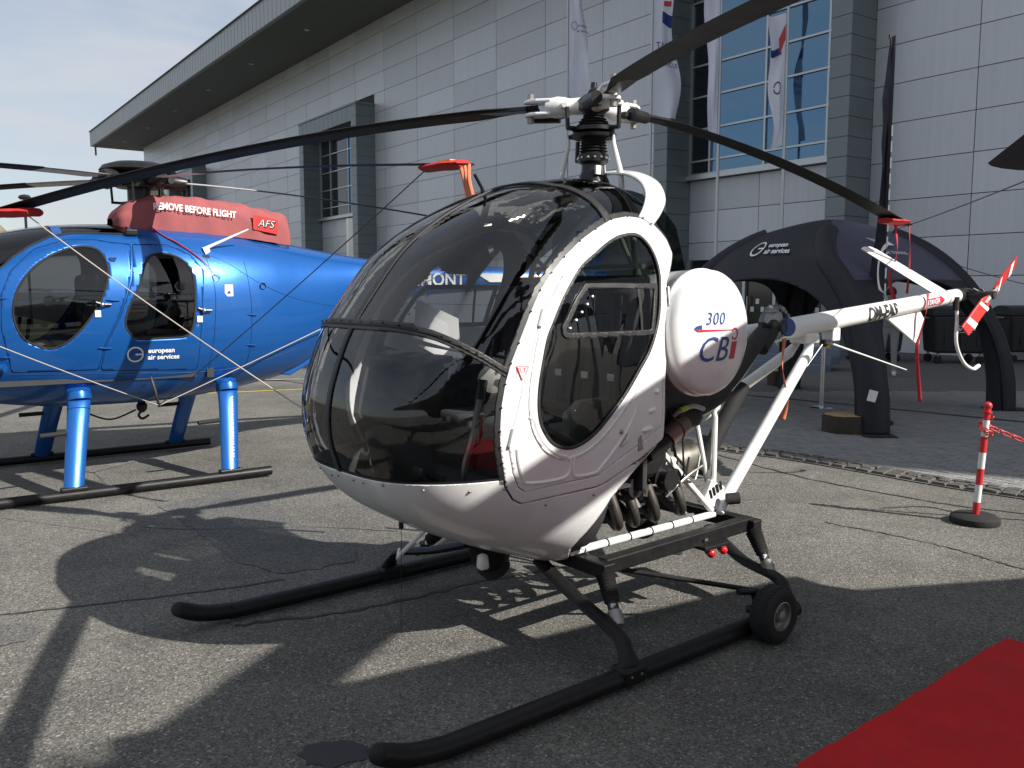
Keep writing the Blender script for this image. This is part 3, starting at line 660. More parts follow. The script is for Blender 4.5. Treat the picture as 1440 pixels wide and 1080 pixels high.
for port in (1, -1):
    side = lambda V, p=port: .3-p*V[:, 1]
    patch('door_seal', BS, [f_rear, side, lambda V: .885-V[:, 2], *band(sp_d, .006, .016), lambda V: rear_x(V[:, 2])+.01-V[:, 0]], 'black_strip', wh, .004, .006)
    patch('door_surround', BS, [f_rear, side, lambda V: sp_d(V)+.003, lambda V: -sp_s(V)+.0035], 'white_paint', wh, .006, .01)
    patch('door_gap', BS, [f_rear, side, *band(sp_s, 0, .025)], 'black_paint', wh, -.008)
    dr = patch('door', BS, [f_rear, side, sp_s, lambda V: -sp_w(V)+.004], 'white_paint', wh, .007, .012)
    patch('door_lining', BS, [side, sp_s, lambda V: -sp_w(V)-.002, f_rear], 'dark_interior', dr, -.010)
    patch('window_pane', BS, [side, lambda V: sp_w(V)-.006], 'door_glass', dr, -.002)
    patch('window_seal', BS, [side, *band(sp_w, 0, .0065)], 'black_strip', dr, .0095, .01)
    patch('window_rim', BS, [side, *band(sp_w, .043, .006)], 'white_paint', dr, .011, .006)
    # sliding vent frame in the door window
    VENT = [(.15, 1.713), (.45, 1.714), (.637, 1.711), (.704, 1.65), (.758, 1.578), (.793, 1.53), (.79, 1.495), (.77, 1.479), (.5, 1.478), (.215, 1.478)]
    sv = sdf(VENT); patch('vent_frame', BS, [side, *band(sv, -.012, .012), lambda V: sp_w(V)+.004], 'black_strip', dr, .006, .01)
    patch('vent_rail', BS, [side, *band(lambda V: V[:, 0], .30, .008), lambda V: sv(V)+.012], 'black_strip', dr, .004)
    for k in range(5):
        q = onbody(.615+.036*k, 1.655-.033*k, .012, port)
        MB().ball(q, .0085, 8).build('rivet', 'steel', dr)
    if port == 1:
        for pts in ([(.977, 1.168), (.949, 1.143), (.908, 1.065), (.826, .995), (.764, .974), (.738, .936), (.768, .883), (.944, .880), (.98, .909), (1.012, .981), (1.025, 1.037)], [(.348, 1.166), (.368, 1.11), (.437, 1.023), (.561, .908), (.595, .884), (.70, .881), (.722, .908), (.722, .972)]):
            P = [onbody(x, z, .0055) for x, z in catmull(pts, 5)]
            MB().tube([p for p in P if p is not None], .0085, 8).build('pressed_rib', 'white_paint', dr)
        for x, z, L_ in ((.20, 1.215, .035), (.232, 1.130, .055), (.262, 1.045, .085)):
            P = [onbody(x+t*L_, z-.012*t, .004) for t in np.linspace(-.5, .5, 7)]
            MB().tube(P, [.004, .014, .017, .017, .017, .014, .004], 10, flat=.8).build('louvre', 'white_paint', dr)
        for (x0, z0), (x1, z1) in (((.884, 1.606), (.912, 1.535)), ((1.052, 1.125), (1.066, 1.05))):
            MB().tube([onbody(x0, z0, .013), onbody(x1, z1, .013)], .009, 8).build('hinge', 'tube_white', dr)
        MB().ball(onbody(.445, 1.052, .006), .012, 10).build('latch', 'dull_metal', dr)
        MB().tube([onbody(.40, 1.035, .016), onbody(.432, 1.0, .018), onbody(.445, .985, .008)], .005, 8).build('door_handle', 'steel', dr)
        MB().tube([onbody(.082, 1.70, .02), onbody(.09, 1.62, .02), onbody(.095, 1.56, .02)], .007, 8).build('door_catch', 'steel', dr)
        MB().box(onbody(.31, .985, .004), (.028, .012, .07), Matrix.Rotation(R(12), 3, 'Y')).build('grey_label', 'dull_metal', dr)
        tri = [(1.035, 1.377), (.976, 1.374), (1.01, 1.316)]
        for nm, sc_, mt, of in (('warning_label', 1., 'red_print', .0105), ('warning_label', .8, 'white_print', .0118)):
            c = np.mean(tri, 0); obj(nm, [onbody(*(c+(np.array(t)-c)*sc_), of) for t in tri], [(0, 1, 2)], mt, dr, 0)
        t0 = onbody(1.031, 1.352, .013); t1 = onbody(.981, 1.350, .013); ax_ = (t1-t0)/np.linalg.norm(t1-t0)
        text('lettering', 'ELT', .026, flatfn(t0, ax_, (0, 0, 1)), 'red_print', dr)
# white lower shell
f_sh = lambda V: np.minimum(V[:, 2]-ZB, 1e9)
def f_shell(V):                                              # below the glass line, or behind and below the door
    return np.where(V[:, 0] > .9, V[:, 2]-ZB, np.where(V[:, 2] < 1.2, -.1, .1))
patch('nose_shell', BS, [f_rear, lambda V: V[:, 2]-np.interp(V[:, 0], [-1, .06, .1, 1.04, 1.06, 2], [1.2, 1.2, 1.2, ZB, ZB, ZB]), lambda V: -sp_d(V)+.004], 'white_paint', wh, .004, .01)
for u, v in [(452, 657), (468, 667), (477, 667.5), (498, 674), (512, 678), (539.5, 681.6), (596, 689), (661, 690.4), (709.5, 687), (767, 709), (834, 694.8)]:
    q = wcast(u, v)
    if q is not None: nrm = (q-np.array([.55, 0, 1.25])); nrm /= np.linalg.norm(nrm); MB().ball(q+nrm*.004, .0075, 8).build('screw', 'dull_metal', wh)
def strip_rivets(pts, off):
    for x, z in pts:
        q = onbody(x, z, off)
        if q is not None: MB().ball(q, .0045, 6).build('rivet', 'black_paint', wh)
strip_rivets([tuple(p) for p in catmull(STRIP[4:], 2)[::2]], .011)
for k, y in enumerate(np.linspace(-.45, .58, 13)):            # rivets on the cross strip
    x_ = np.interp(abs(y), [0, .24, .374, .467, .536, .588, .62], [1.41, 1.401, 1.364, 1.312, 1.246, 1.167, 1.09])
    MB().ball((x_+.012, y*1.01, float(zs(x_))+.014), .005, 6).build('rivet', 'black_paint', wh)
# chin fairing and lights under the nose
MB().lathe([(.10, 0), (.10, .05), (.085, .085), (.02, .1)], (.70, .02, .42), (-.2, 0, -1)).build('landing_light', 'black_paint', wh)
MB().tube([(.69, .03, .345), (.66, .03, .30)], [.085, .075], 20).build('light_bezel', 'black_rubber', wh)
MB().box((.80, .10, .385), (.06, .06, .08), taper=.8).build('antenna_fairing', 'white_paint', wh, 40, .02)
MB().tube([(1.16, -.05, .62), (1.165, -.05, .36), (1.17, -.05, .09)], .0015, 6).build('static_wire', 'black_metal', wh)
MB().cyl((1.16, -.05, .63), (1.162, -.05, .58), .012, 8).build('wire_socket', 'black_paint', wh)
MB().tube(catmull([(.95, -.18, .50), (1.0, -.32, .36), (.93, -.46, .29), (.86, -.56, .30)], 8), .011, 8).build('drain_hose', 'tube_white', wh)
# ---------------------------------------------------------------- roof cap, antenna
CF = catmull([(.142, .468, 2.028), (.10, .462, 2.085), (.06, .435, 2.15), (.02, .36, 2.215), (-.005, .25, 2.262), (-.02, .12, 2.283), (-.02, 0, 2.29)], 6); CB_ = catmull([(.07, .488, 1.985), (.0, .482, 2.05), (-.055, .462, 2.125), (-.10, .385, 2.21), (-.13, .27, 2.268), (-.145, .13, 2.298), (-.15, 0, 2.306)], 6)
CF = np.concatenate([CF, CF[-2::-1]*np.array([1, -1, 1])]); CB_ = np.concatenate([CB_, CB_[-2::-1]*np.array([1, -1, 1])])
cp = MB().grid([[f_*(1-t)+b_*t+np.array([0, 0, .012*math.sin(math.pi*t)]) for t in np.linspace(0, 1, 6)] for f_, b_ in zip(CF, CB_)]).build('roof_cap', 'white_paint', wh, 70); s_ = cp.modifiers.new('thickness', 'SOLIDIFY'); s_.thickness = .010
for p in (CF[1]*.8+CB_[1]*.2, CF[1]*.2+CB_[1]*.8): MB().ball(p+np.array([0, .008, 0]), .006, 6).build('screw', 'dull_metal', wh)
back = []
for y in np.linspace(-.46, .46, 25):
    k = abs(y)/.46; back.append([(-.14-.05*t, y*(1+.2*t*k), 2.215-.22*k**2.4-t*(.50-.06*k)) for t in np.linspace(0, 1, 8)])
MB().grid(back).build('rear_window', 'skylight_glass', wh, 80)
MB().tube([(.711, 0, 2.138), (.722, 0, 2.165), (.765, 0, 2.225)], [.012, .008, .0075], 8).build('antenna', 'black_paint', wh)
# ---------------------------------------------------------------- cabin interior
MB().prism([(.2, -.50), (1.0, -.48), (1.22, -.30), (1.26, 0), (1.22, .30), (1.0, .48), (.2, .50)], lambda a, b: (a, b, .735), lambda a, b: (a, b, .75)).build('cabin_floor', 'dark_interior', wh, 0)
patch('shell_liner', BS, [lambda V: V[:, 2]-.90, lambda V: .45-V[:, 0]], 'dark_interior', wh, -.02)
bk = MB().box((.13, 0, 1.23), (.04, 1.06, 1.05)).build('bulkhead', 'dark_interior', wh, 0, .03)
for y in (-.37, 0, .37):
    st = MB().box((.42, y, .98), (.50, .34, .13)).build('seat_cushion', 'seat_grey' if y > 0 else 'seat_dark', wh, 60, .05)
    MB().box((.54, y, .84), (.22, .32, .18)).build('seat_base', 'seat_grey' if y > 0 else 'dark_interior', wh, 0, .02)
    MB().box((.20, y, 1.38), (.11, .33, .66), Matrix.Rotation(R(-8), 3, 'Y')).build('seat_back', 'seat_dark', wh, 60, .05)
    for dy in (-.09, .09):
        MB().beam((.262, y+dy, 1.66), (.30, y+dy, 1.12), .045, .006, (1, 0, 0)).build('seat_belt', 'black_rubber', wh, 0)
        MB().box((.305, y+dy, 1.27), (.012, .05, .035)).build('buckle', 'steel', wh, 0, .003)
MB().prism([(.62, .98), (.64, 1.13), (.56, 1.185), (.42, 1.19), (.26, 1.15), (.20, 1.13), (.28, .99)], lambda a, b: (a, .47, b), lambda a, b: (a, .54, b)).build('seat_bolster', 'seat_grey', wh, 40, .02)
MB().box((1.17, 0, .87), (.22, .22, .42), Matrix.Rotation(R(12), 3, 'Y')).build('console', 'dark_interior', wh, 0, .02)
MB().box((1.16, -.02, 1.22), (.16, .46, .30), Matrix.Rotation(R(-14), 3, 'Y')).build('instrument_panel', 'dark_interior', wh, 0, .03)
MB().prism([(1.06, -.30), (1.06, .24), (1.24, .20), (1.30, .0), (1.24, -.26)], lambda a, b: (a, b, 1.37+(a-1.06)*-.2), lambda a, b: (a, b, 1.40+(a-1.06)*-.25)).build('glare_shield', 'black_rubber', wh, 0, .01)
for k, (y, z) in enumerate(((-.14, 1.28), (-.02, 1.28), (.10, 1.28), (-.14, 1.16), (-.02, 1.16), (.10, 1.16))): MB().lathe([(.045, 0), (.045, .01), (.038, .014)], (1.085-.02*(z-1.16)/.12, y, z), (-1, 0, .2), 16).build('dial', 'black_paint', wh)
pp = [np.array(q) for q in ((1.115, .03, 1.645), (.955, .13, 1.555), (.945, .13, 1.405), (1.135, .03, 1.47))]
def sheetobj(nm, P, th, m):
    nrm = np.cross(P[1]-P[0], P[3]-P[0]); nrm /= np.linalg.norm(nrm); return obj(nm, [*P, *[p+nrm*th for p in P]], [(0, 1, 2, 3), (7, 6, 5, 4), (0, 4, 5, 1), (1, 5, 6, 2), (2, 6, 7, 3), (3, 7, 4, 0)], m, wh, 0)
sheetobj('checklist', pp, .004, 'paper')
sheetobj('checklist', [np.array(q) for q in ((1.13, .06, 1.44), (.955, .15, 1.40), (.95, .16, 1.375), (1.05, .11, 1.385))], .004, 'paper')
for y, b_ in ((.22, 1.0), (-.24, 1.05)):
    MB().tube(catmull([(.98, y, .68), (.99, y, .88), (.95, y, 1.0), (.90, y, 1.20)], 5), .016, 8).build('cyclic_stick', 'dull_metal', wh)
    MB().tube([(.90, y, 1.19), (.885, y, 1.28)], .022, 8).build('stick_grip', 'black_rubber', wh)
    for dy in (-.09, .09): MB().box((1.20, y+dy, .85), (.02, .08, .11), Matrix.Rotation(R(-20), 3, 'Y')).build('pedal', 'dull_metal', wh, 0, .005); MB().tube([(1.17, y+dy, .75), (1.20, y+dy, .83)], .01, 6).build('pedal_arm', 'dull_metal', wh)
MB().tube([(.93, .565, 1.145), (.50, .585, .93)], .017, 8).build('door_stay', 'dull_metal', wh)
MB().tube([(.93, .565, 1.115), (.50, .585, .90)], .010, 8).build('door_stay', 'dull_metal', wh)
MB().tube(catmull([(.20, -.02, 1.72), (.45, -.05, 1.9), (.75, -.03, 1.92), (1.0, -.02, 1.80)], 6), .012, 8).build('headset_cable', 'black_rubber', wh)
MB().lathe([(.03, -.03), (.065, -.02), (.07, 0), (.06, .02), (.03, .03)], (.80, .18, 1.27), (.5, 1, 0), 20).build('headset', 'seat_grey', wh)
MB().tube([(.80, .20, 1.26), (.72, .26, 1.26)], .02, 8).build('headset_boom', 'black_rubber', wh)
ys = MB().ball((.79, .30, 1.20), .055, 12, (.8, .6, 1.2), .18).build('safety_vest', 'yellow_vest', wh, 60)
MB().lathe([(.025, 0), (.028, .01), (.028, .08), (.012, .1)], (.86, .16, 1.0), (.1, 0, 1), 14).build('extinguisher', 'red_paint', wh)
MB().lathe([(.075, -.02), (.085, -.02), (.085, .02), (.075, .02), (.075, -.02)], (.60, .44, 1.05), (.5, 1, .1), 20).build('air_vent_ring', 'clear_bag', wh)
# cage tubes behind and over the seats
for y in (-.42, .42):
    MB().tube(catmull([(.10, y, 1.0), (.08, y*.95, 1.75), (.0, y*.6, 2.05), (-.05, 0, 2.12)], 6), .016, 8).build('frame_tube', 'green_tube', wh)
    MB().tube([(.02, y*.62, 2.03), (-.28, y*.4, 1.55)], .014, 8).build('frame_tube', 'green_tube', wh)
    MB().tube([(.06, y*.9, 1.76), (-.05, y*.2, 2.1)], .012, 8).build('frame_tube', 'green_tube', wh)
MB().tube([(.05, -.42, 1.8), (.05, .42, 1.8)], .014, 8).build('frame_tube', 'green_tube', wh)
# ---------------------------------------------------------------- airframe, engine
for sy in (1, -1):
    Ab, Bb = (.50, .40*sy, .445), (-.57, .40*sy, .455)
    MB().tube([Ab, Bb], .019, 10).build('frame_tube', 'tube_white', wh)
    MB().tube([Ab, (.19, .38*sy, .72), (-.1, .36*sy, .95)], .019, 10).build('frame_tube', 'tube_white', wh)
    MB().tube([(.48, .43*sy, .47), (.40, .43*sy, .60)], .03, 10).build('strut_boot', 'tube_white', wh)
    MB().tube([(-.10, .40*sy, .88), (-.55, .40*sy, .48)], .018, 10).build('frame_tube', 'tube_white', wh)
    MB().tube([(-.56, .40*sy, .50), (-.64, .34*sy, .98), (-.55, .3*sy, 1.3)], .016, 10).build('frame_tube', 'tube_white', wh)
    MB().tube([(-.60, .36*sy, .50), (-.53, .30*sy, .96)], .014, 10).build('frame_tube', 'tube_white', wh)
    MB().tube([(-.60, .42*sy, .46), (-.66, .40*sy, .52), (-1.96, .07*sy, 1.26), (-2.03, .05*sy, 1.33)], [.022, .036, .036, .02], 12).build('tail_strut', 'tube_white', wh)
    nd = MB(); nd.box((-.575, .385*sy, .56), (.17, .05, .14), Matrix.Rotation(R(-25), 3, 'Y'), .75); nd.build('node_bracket', 'tube_white', wh, 0, .006)
    for k in range(4): MB().box((-.53-.028*k, .412*sy, .575+.012*k), (.010, .006, .05), Matrix.Rotation(R(20), 3, 'Y')).build('bracket_slot', 'black_paint', wh, 0)
    for k in range(6): MB().tube([(.42-.16*k, .40*sy, .446+.0015*k), (.428-.16*k, .40*sy, .446+.0015*k)], .0215, 10).build('cable_tie', 'black_rubber', wh)
MB().tube([(-.605, .46, .545), (-.66, .50, .55)], .032, 14).build('shackle', 'black_rubber', wh)
MB().box((-.05, 0, .82), (.62, .52, .30)).build('engine_block', 'black_metal', wh, 0, .03)
MB().box((-.03, .33, .84), (.24, .20, .22)).build('engine_baffle', 'black_paint', wh, 0, .03)
MB().box((-.22, .20, 1.12), (.5, .44, .34)).build('fan_shroud', 'black_paint', wh, 0, .05)
for k, x in enumerate((.14, -.12)):
    for sy in (1, -1):
        q = MB()
        for j in range(9): q.lathe([(.075, 0), (.075, .008)], (x, sy*(.25+.022*j), .72), (0, sy, 0), 16)
        q.lathe([(.055, 0), (.055, .24)], (x, sy*.24, .72), (0, sy, 0), 12); q.build('cylinder', 'black_metal', wh)
for k, x in enumerate((.27, .15, .0, -.20)):
    MB().tube(catmull([(x, .42, .70), (x-.01, .46, .60), (x-.05, .43, .53), (x-.12, .30, .54), (x-.2, .1, .58)], 6), .028, 12).build('exhaust_pipe', 'rust_pipe', wh)
    MB().lathe([(.034, 0), (.034, .05)], (x, .42, .70), (0, .1, -1), 12).build('exhaust_flange', 'rust_pipe' if k % 2 else 'muffler', wh)
for k in range(7):
    x = .3-.09*k; MB().tube(catmull([(x, .40, .62), (x-.05, .44, .70+.03*(k % 3)), (x-.14, .42, .68), (x-.2, .40, .8)], 5), .006, 6).build('ignition_lead', 'black_rubber' if k % 3 else 'dull_metal', wh)
hr = random.Random(11)
for k in range(16):
    x, y, z = hr.uniform(-.3, .28), hr.uniform(.34, .45), hr.uniform(.60, .98)
    if x > .05: z = min(z, .80-.6*(x-.05)+.1)
    P = [(x, y, z)]
    for j in range(3): P.append((P[-1][0]-hr.uniform(.02, .12), min(max(P[-1][1]+hr.uniform(-.05, .05), .3), .47), P[-1][2]+hr.uniform(-.10, .08)))
    MB().tube(catmull(P, 5), hr.choice((.006, .008, .012)), 7).build('engine_hose', hr.choice(('black_rubber', 'black_rubber', 'black_metal', 'dull_metal')), wh)
    if k % 3 == 0: MB().lathe([(.016, -.008), (.018, 0), (.016, .008)], P[1], (1, .2, .4), 10).build('hose_clamp', 'dull_metal', wh)
MB().lathe([(.05, -.03), (.115, 0), (.12, .03), (.12, .36), (.112, .40), (.05, .42)], (-.58, -.10, .61), (-1, .0, .12), 24).build('muffler', 'muffler', wh)
MB().tube(catmull([(-.99, -.10, .66), (-1.08, -.1, .68), (-1.14, -.1, .74)], 5), .055, 14).build('tail_pipe', 'rust_pipe', wh)
MB().tube([(-.93, 0, .58), (-1.35, 0, 1.08)], .05, 14).build('cooling_duct', 'black_rubber', wh)
MB().tube([(-.10, .46, .93), (-.18, .46, .98), (-.24, .46, 1.0)], [.05, .052, .045], 16).build('fuel_filter', 'brown_part', wh)
MB().tube([(.02, .44, .86), (-.10, .46, .925)], [.035, .04], 12).build('intake_hose', 'black_rubber', wh)
MB().lathe([(.058, 0), (.058, .02)], (-.17, .46, .973), (-.9, 0, .35), 16).build('filter_clamp', 'brown_part', wh)
MB().tube(catmull([(-.17, .44, 1.04), (-.2, .46, 1.07), (-.30, .46, 1.085), (-.40, .45, 1.06)], 6), .013, 8).build('fuel_hose', 'dull_metal', wh)
MB().tube([(-.20, .46, 1.07), (-.25, .46, 1.08)], .0155, 8).build('hose_tag', 'yellow_vest', wh)
MB().tube(catmull([(-.20, .48, .94), (-.22, .47, .82), (-.26, .44, .72), (-.22, .40, .66)], 6), .006, 6).build('drain_line', 'rust_pipe', wh)
MB().lathe([(.05, 0), (.085, .03), (.09, .08), (.06, .12), (.03, .14)], (-.30, .12, .42), (.6, .5, -.15), 20).build('tail_light', 'black_paint', wh)
MB().lathe([(.08, 0), (.055, .012)], (-.26, .165, .41), (.6, .5, -.15), 20).build('lamp_glass', 'steel', wh)
# belt drive housing under the tank
MB().tube(catmull([(-.15, .36, 1.03), (-.45, .34, 1.06), (-.75, .30, 1.14), (-1.0, .25, 1.27), (-1.2, .2, 1.38), (-1.40, .14, 1.45)], 6), [.085]*12+[.06]*19, 14, flat=.75).build('belt_housing', 'black_rubber', wh)
MB().tube(catmull([(-.2, .42, .99), (-.55, .38, 1.03), (-.88, .31, 1.16), (-1.10, .26, 1.28), (-1.24, .22, 1.37)], 6), .008, 8).build('housing_edge', 'steel', wh)
MB().tube(catmull([(-1.22, .22, 1.33), (-1.30, .21, 1.39), (-1.40, .19, 1.47)], 6), .045, 16).build('filler_hose', 'black_rubber', wh)
MB().ball((-1.43, .16, 1.49), .07, 14, (1.1, .7, 1.0), .1).build('wrapped_inlet', 'plastic_bag', wh, 40)
MB().ball((-1.41, .18, 1.485), .115, 16, (1.1, .6, .95), .13).build('plastic_wrap', 'clear_bag', wh, 30)
MB().lathe([(.058, 0), (.058, .012), (.05, .02)], (-1.475, .225, 1.455), (.35, 1, .1), 20).build('blue_plug', 'blue_cap', wh)
MB().cyl((-1.40, .16, 1.55), (-1.40, .16, 1.575), .035, 14).build('inlet_cap', 'white_plain', wh)
# fuel tank
tk = []
TC = np.array([-.165, 1.475]); 
for y, r_ in ((.30, .26), (.33, .292), (.50, .302), (.585, .304), (.59, .311), (.612, .311), (.617, .304), (.64, .304), (.664, .301), (.68, .291), (.692, .275), (.704, .245), (.719, .19), (.730, .12), (.735, .05), (.736, .0005)):
    r_ *= .955; tk.append([(TC[0]+r_*1.0*math.cos(a), y, TC[1]+r_*1.06*math.sin(a)) for a in np.linspace(0, 2*math.pi, 65)[:-1]])
tank = MB().grid(tk, True).build('fuel_tank', 'white_paint', wh, 60)
MB().box((.06, .50, 1.80), (.06, .05, .05)).build('tank_bracket', 'tube_white', tank, 0, .008)
def tankfn(a, b):                                           # a to the rear, b up on the domed face
    r_ = math.hypot(a, b/1.06); y = np.interp(r_, [0, .048, .115, .181, .234, .263, .278], [.736, .735, .730, .719, .704, .692, .68])
    return (TC[0]-a, y+.003, TC[1]+b)
def tanktext(nm, s, size, a, b, m, **k): return text(nm, s, size, lambda p, q: tankfn(a+p-.035, b+q), m, tank, sub=.03, **k)
tanktext('lettering', '300', .085, -.085, .045, 'blue_print', shear=.25, spacing=1.1)
tanktext('lettering', 'CB', .17, -.135, -.13, 'blue_print', shear=.28)
V = [(0, 0), (.045, 0), (.058, .085), (.013, .085)]; obj('emblem', [tankfn(.07+a, -.125+b) for a, b in V], [(0, 1, 2, 3)], 'red_print', tank, 0)
V, F = ring2d(.022, .030, R(-150), R(150), 24); obj('emblem', [tankfn(.105+a, -.002+b) for a, b in V], F, 'red_print', tank, 0)
sw = []
for t in np.linspace(0, 1, 30): x = -.17+t*.29; sw += [tankfn(x, .018+.006*(1-t)), tankfn(x, .018-.004*(1-t)-.002)]
obj('emblem', sw, [(2*i, 2*i+1, 2*i+3, 2*i+2) for i in range(29)], 'red_print', tank, 0)
V, F = ring2d(.0, .03, R(90), R(270), 16); obj('emblem', [tankfn(-.14+a*1.5, .028+b*.55) for a, b in V], F, 'blue_print', tank, 0)
# ---------------------------------------------------------------- tail boom
B0, B1 = np.array([-.75, 0, 1.335]), np.array([-4.27, 0, 1.64]); bd_ = (B1-B0)/np.linalg.norm(B1-B0)
BR = lambda t: .078-.020*t
boom = MB().lathe([(.06, 0), (BR(0), .02)]+[(BR(t), 3.533*t) for t in np.linspace(.02, .995, 12)]+[(.05, 3.533)], B0, bd_, 32).build('tail_boom', 'boom_white', wh, 60)
bu = np.array([-bd_[2], 0, bd_[0]]); bu = -bu if bu[2] < 0 else bu
def boomfn(d_, ang, off=.002):                              # distance along the boom, angle up from the port side
    t = d_/3.533; r_ = BR(t)+off; return B0+bd_*d_+r_*(np.array([0, 1, 0])*math.cos(ang)+bu*math.sin(ang))
def boomtext(s, size, d_, m, off=.0022, **k):
    r_ = BR(d_/3.533); return text('lettering', s, size, lambda a, b: boomfn(d_+a*.80, (b-size*.36)/r_, off), m, boom, sub=.012, **k)
boomtext('OM-EAS', .15, 2.0, 'black_print', bold=.006, spacing=1.0)
_v, _f = subdiv([(0, -.03), (.20, -.03), (.20, .03), (0, .03), (.20, -.05), (.27, 0), (.20, .05)], [(0, 1, 2, 3), (4, 5, 6)], .015)
obj('danger_arrow', [boomfn(2.92+a, b/.062) for a, b in _v], _f, 'red_print', boom, 0)
boomtext('DANGER', .055, 2.925, 'white_print', .0045, bold=.001)
for d_ in (2.86, 3.30): MB().tube([boomfn(d_, a, .001) for a in np.linspace(0, 2*math.pi, 25)], .0035, 5).build('boom_band', 'dull_metal', boom)
MB().box((-2.03, .0, 1.36), (.16, .14, .07)).build('strut_clamp', 'boom_white', wh, 0, .015)
MB().box((-2.36, 0, 1.375), (.10, .09, .09)).build('antenna_box', 'white_plain', wh, 0, .01)
MB().tube([(-2.28, 0, 1.33), (-3.47, 0, 1.06)], [.007, .004], 6).build('whip_antenna', 'white_plain', wh)
MB().tube([(-2.28, 0, 1.33), (-2.04, .02, 1.167)], [.005, .003], 6).build('whip_antenna', 'dull_metal', wh)
MB().lathe([(.03, 0), (.035, .03), (.01, .05)], (-2.28, 0, 1.34), (0, 0, -1), 12).build('antenna_mount', 'black_paint', wh)
# stabilisers
def fin_plate(nm, pts, th, m, nrm, par=None):
    nrm = np.array(nrm)/np.linalg.norm(nrm); return MB().prism(pts, lambda *p: np.array(p)-nrm*th/2, lambda *p: np.array(p)+nrm*th/2).build(nm, m, par or wh, 40, .006)
fin_plate('ventral_fin', [(-3.05, 0, 1.50), (-3.62, 0, 1.53), (-3.70, 0, 1.46), (-3.635, 0, 1.24)], .022, 'boom_white', (0, 1, 0))
sf = MB()
for t in np.linspace(0, 1, 8):
    pass
rows_ = []
for t in np.linspace(0, 1, 7):
    c = np.array([-4.0, .0, 1.66])*(1-t)+np.array([-4.02, -.66, 2.045])*t; ch = .30-.03*t; nn = np.array([0, .5, .866])
    prof_ = [(ch*.5, 0), (ch*.38, .018), (0, .024), (-ch*.5, .002), (0, -.018), (ch*.38, -.014)]
    rows_.append([c+np.array([a, 0, 0])+nn*b for a, b in prof_])
st_ = MB().grid(rows_, True); st_.f += [tuple(range(5, -1, -1)), tuple(range(36, 42))]; st_.build('stabilizer', 'boom_white', wh, 50)
# tail rotor
MB().tube([(-4.22, 0, 1.637), (-4.30, .0, 1.643), (-4.40, 0, 1.65)], [.05, .062, .05], 16).build('tail_gearbox', 'black_metal', wh)
MB().tube([(-4.36, 0, 1.647), (-4.36, .20, 1.645)], [.045, .022], 14).build('tail_rotor_shaft', 'black_metal', wh)
MB().tube([(-4.36, .20, 1.645), (-4.36, .27, 1.645)], .035, 14).build('tail_rotor_hub', 'rust_pipe', wh)
for k in range(3): MB().tube([(-4.30-.04*k, .05+.05*k, 1.70), (-4.42, .20, 1.66-.03*k)], .008, 6).build('pitch_link', 'black_metal', wh)
TD = np.array([-.845, 0, .535]); TN = np.array([.535, 0, .845])
for sg in (1, -1):
    tr = MB().prism([(.06, -.03), (.13, -.05), (.52, -.052), (.54, .045), (.13, .05), (.06, .03)], lambda a, b: np.array([-4.36, .235, 1.645])+sg*TD*a+TN*b+np.array([0, .25*b*sg, 0])-np.array([0, .008, 0]), lambda a, b: np.array([-4.36, .235, 1.645])+sg*TD*a+TN*b+np.array([0, .25*b*sg, 0])+np.array([0, .008, 0])).build('tail_rotor_blade', 'red_paint', wh, 0, .004)
    for a0, a1 in ((.12, .16), (.35, .42)):
        obj('white_band', [np.array([-4.36, .235, 1.645])+sg*TD*a+TN*b+np.array([0, .25*b*sg+.0115, 0]) for a, b in ((a0, -.05), (a1, -.055), (a1+.05, .05), (a0+.05, .048))], [(0, 1, 2, 3)], 'white_print', tr, 0)
    MB().tube([np.array([-4.36, .235, 1.645])+sg*TD*.03, np.array([-4.36, .235, 1.645])+sg*TD*.13], [.022, .016], 10).build('blade_root', 'dull_metal', tr)
MB().tube(catmull([(-4.13, .06, 1.60), (-4.14, .07, 1.45), (-4.13, .08, 1.25), (-4.25, .09, 1.09), (-4.42, .1, 1.02), (-4.53, .1, 1.04)], 8), .014, 10).build('tail_guard', 'tube_white', wh)
MB().tube([(-4.13, .06, 1.63), (-4.13, .06, 1.52)], .025, 10).build('guard_socket', 'black_rubber', wh)
MB().tube([(-4.45, .1, 1.022), (-4.53, .1, 1.042)], .017, 10).build('guard_tip', 'white_plain', wh)
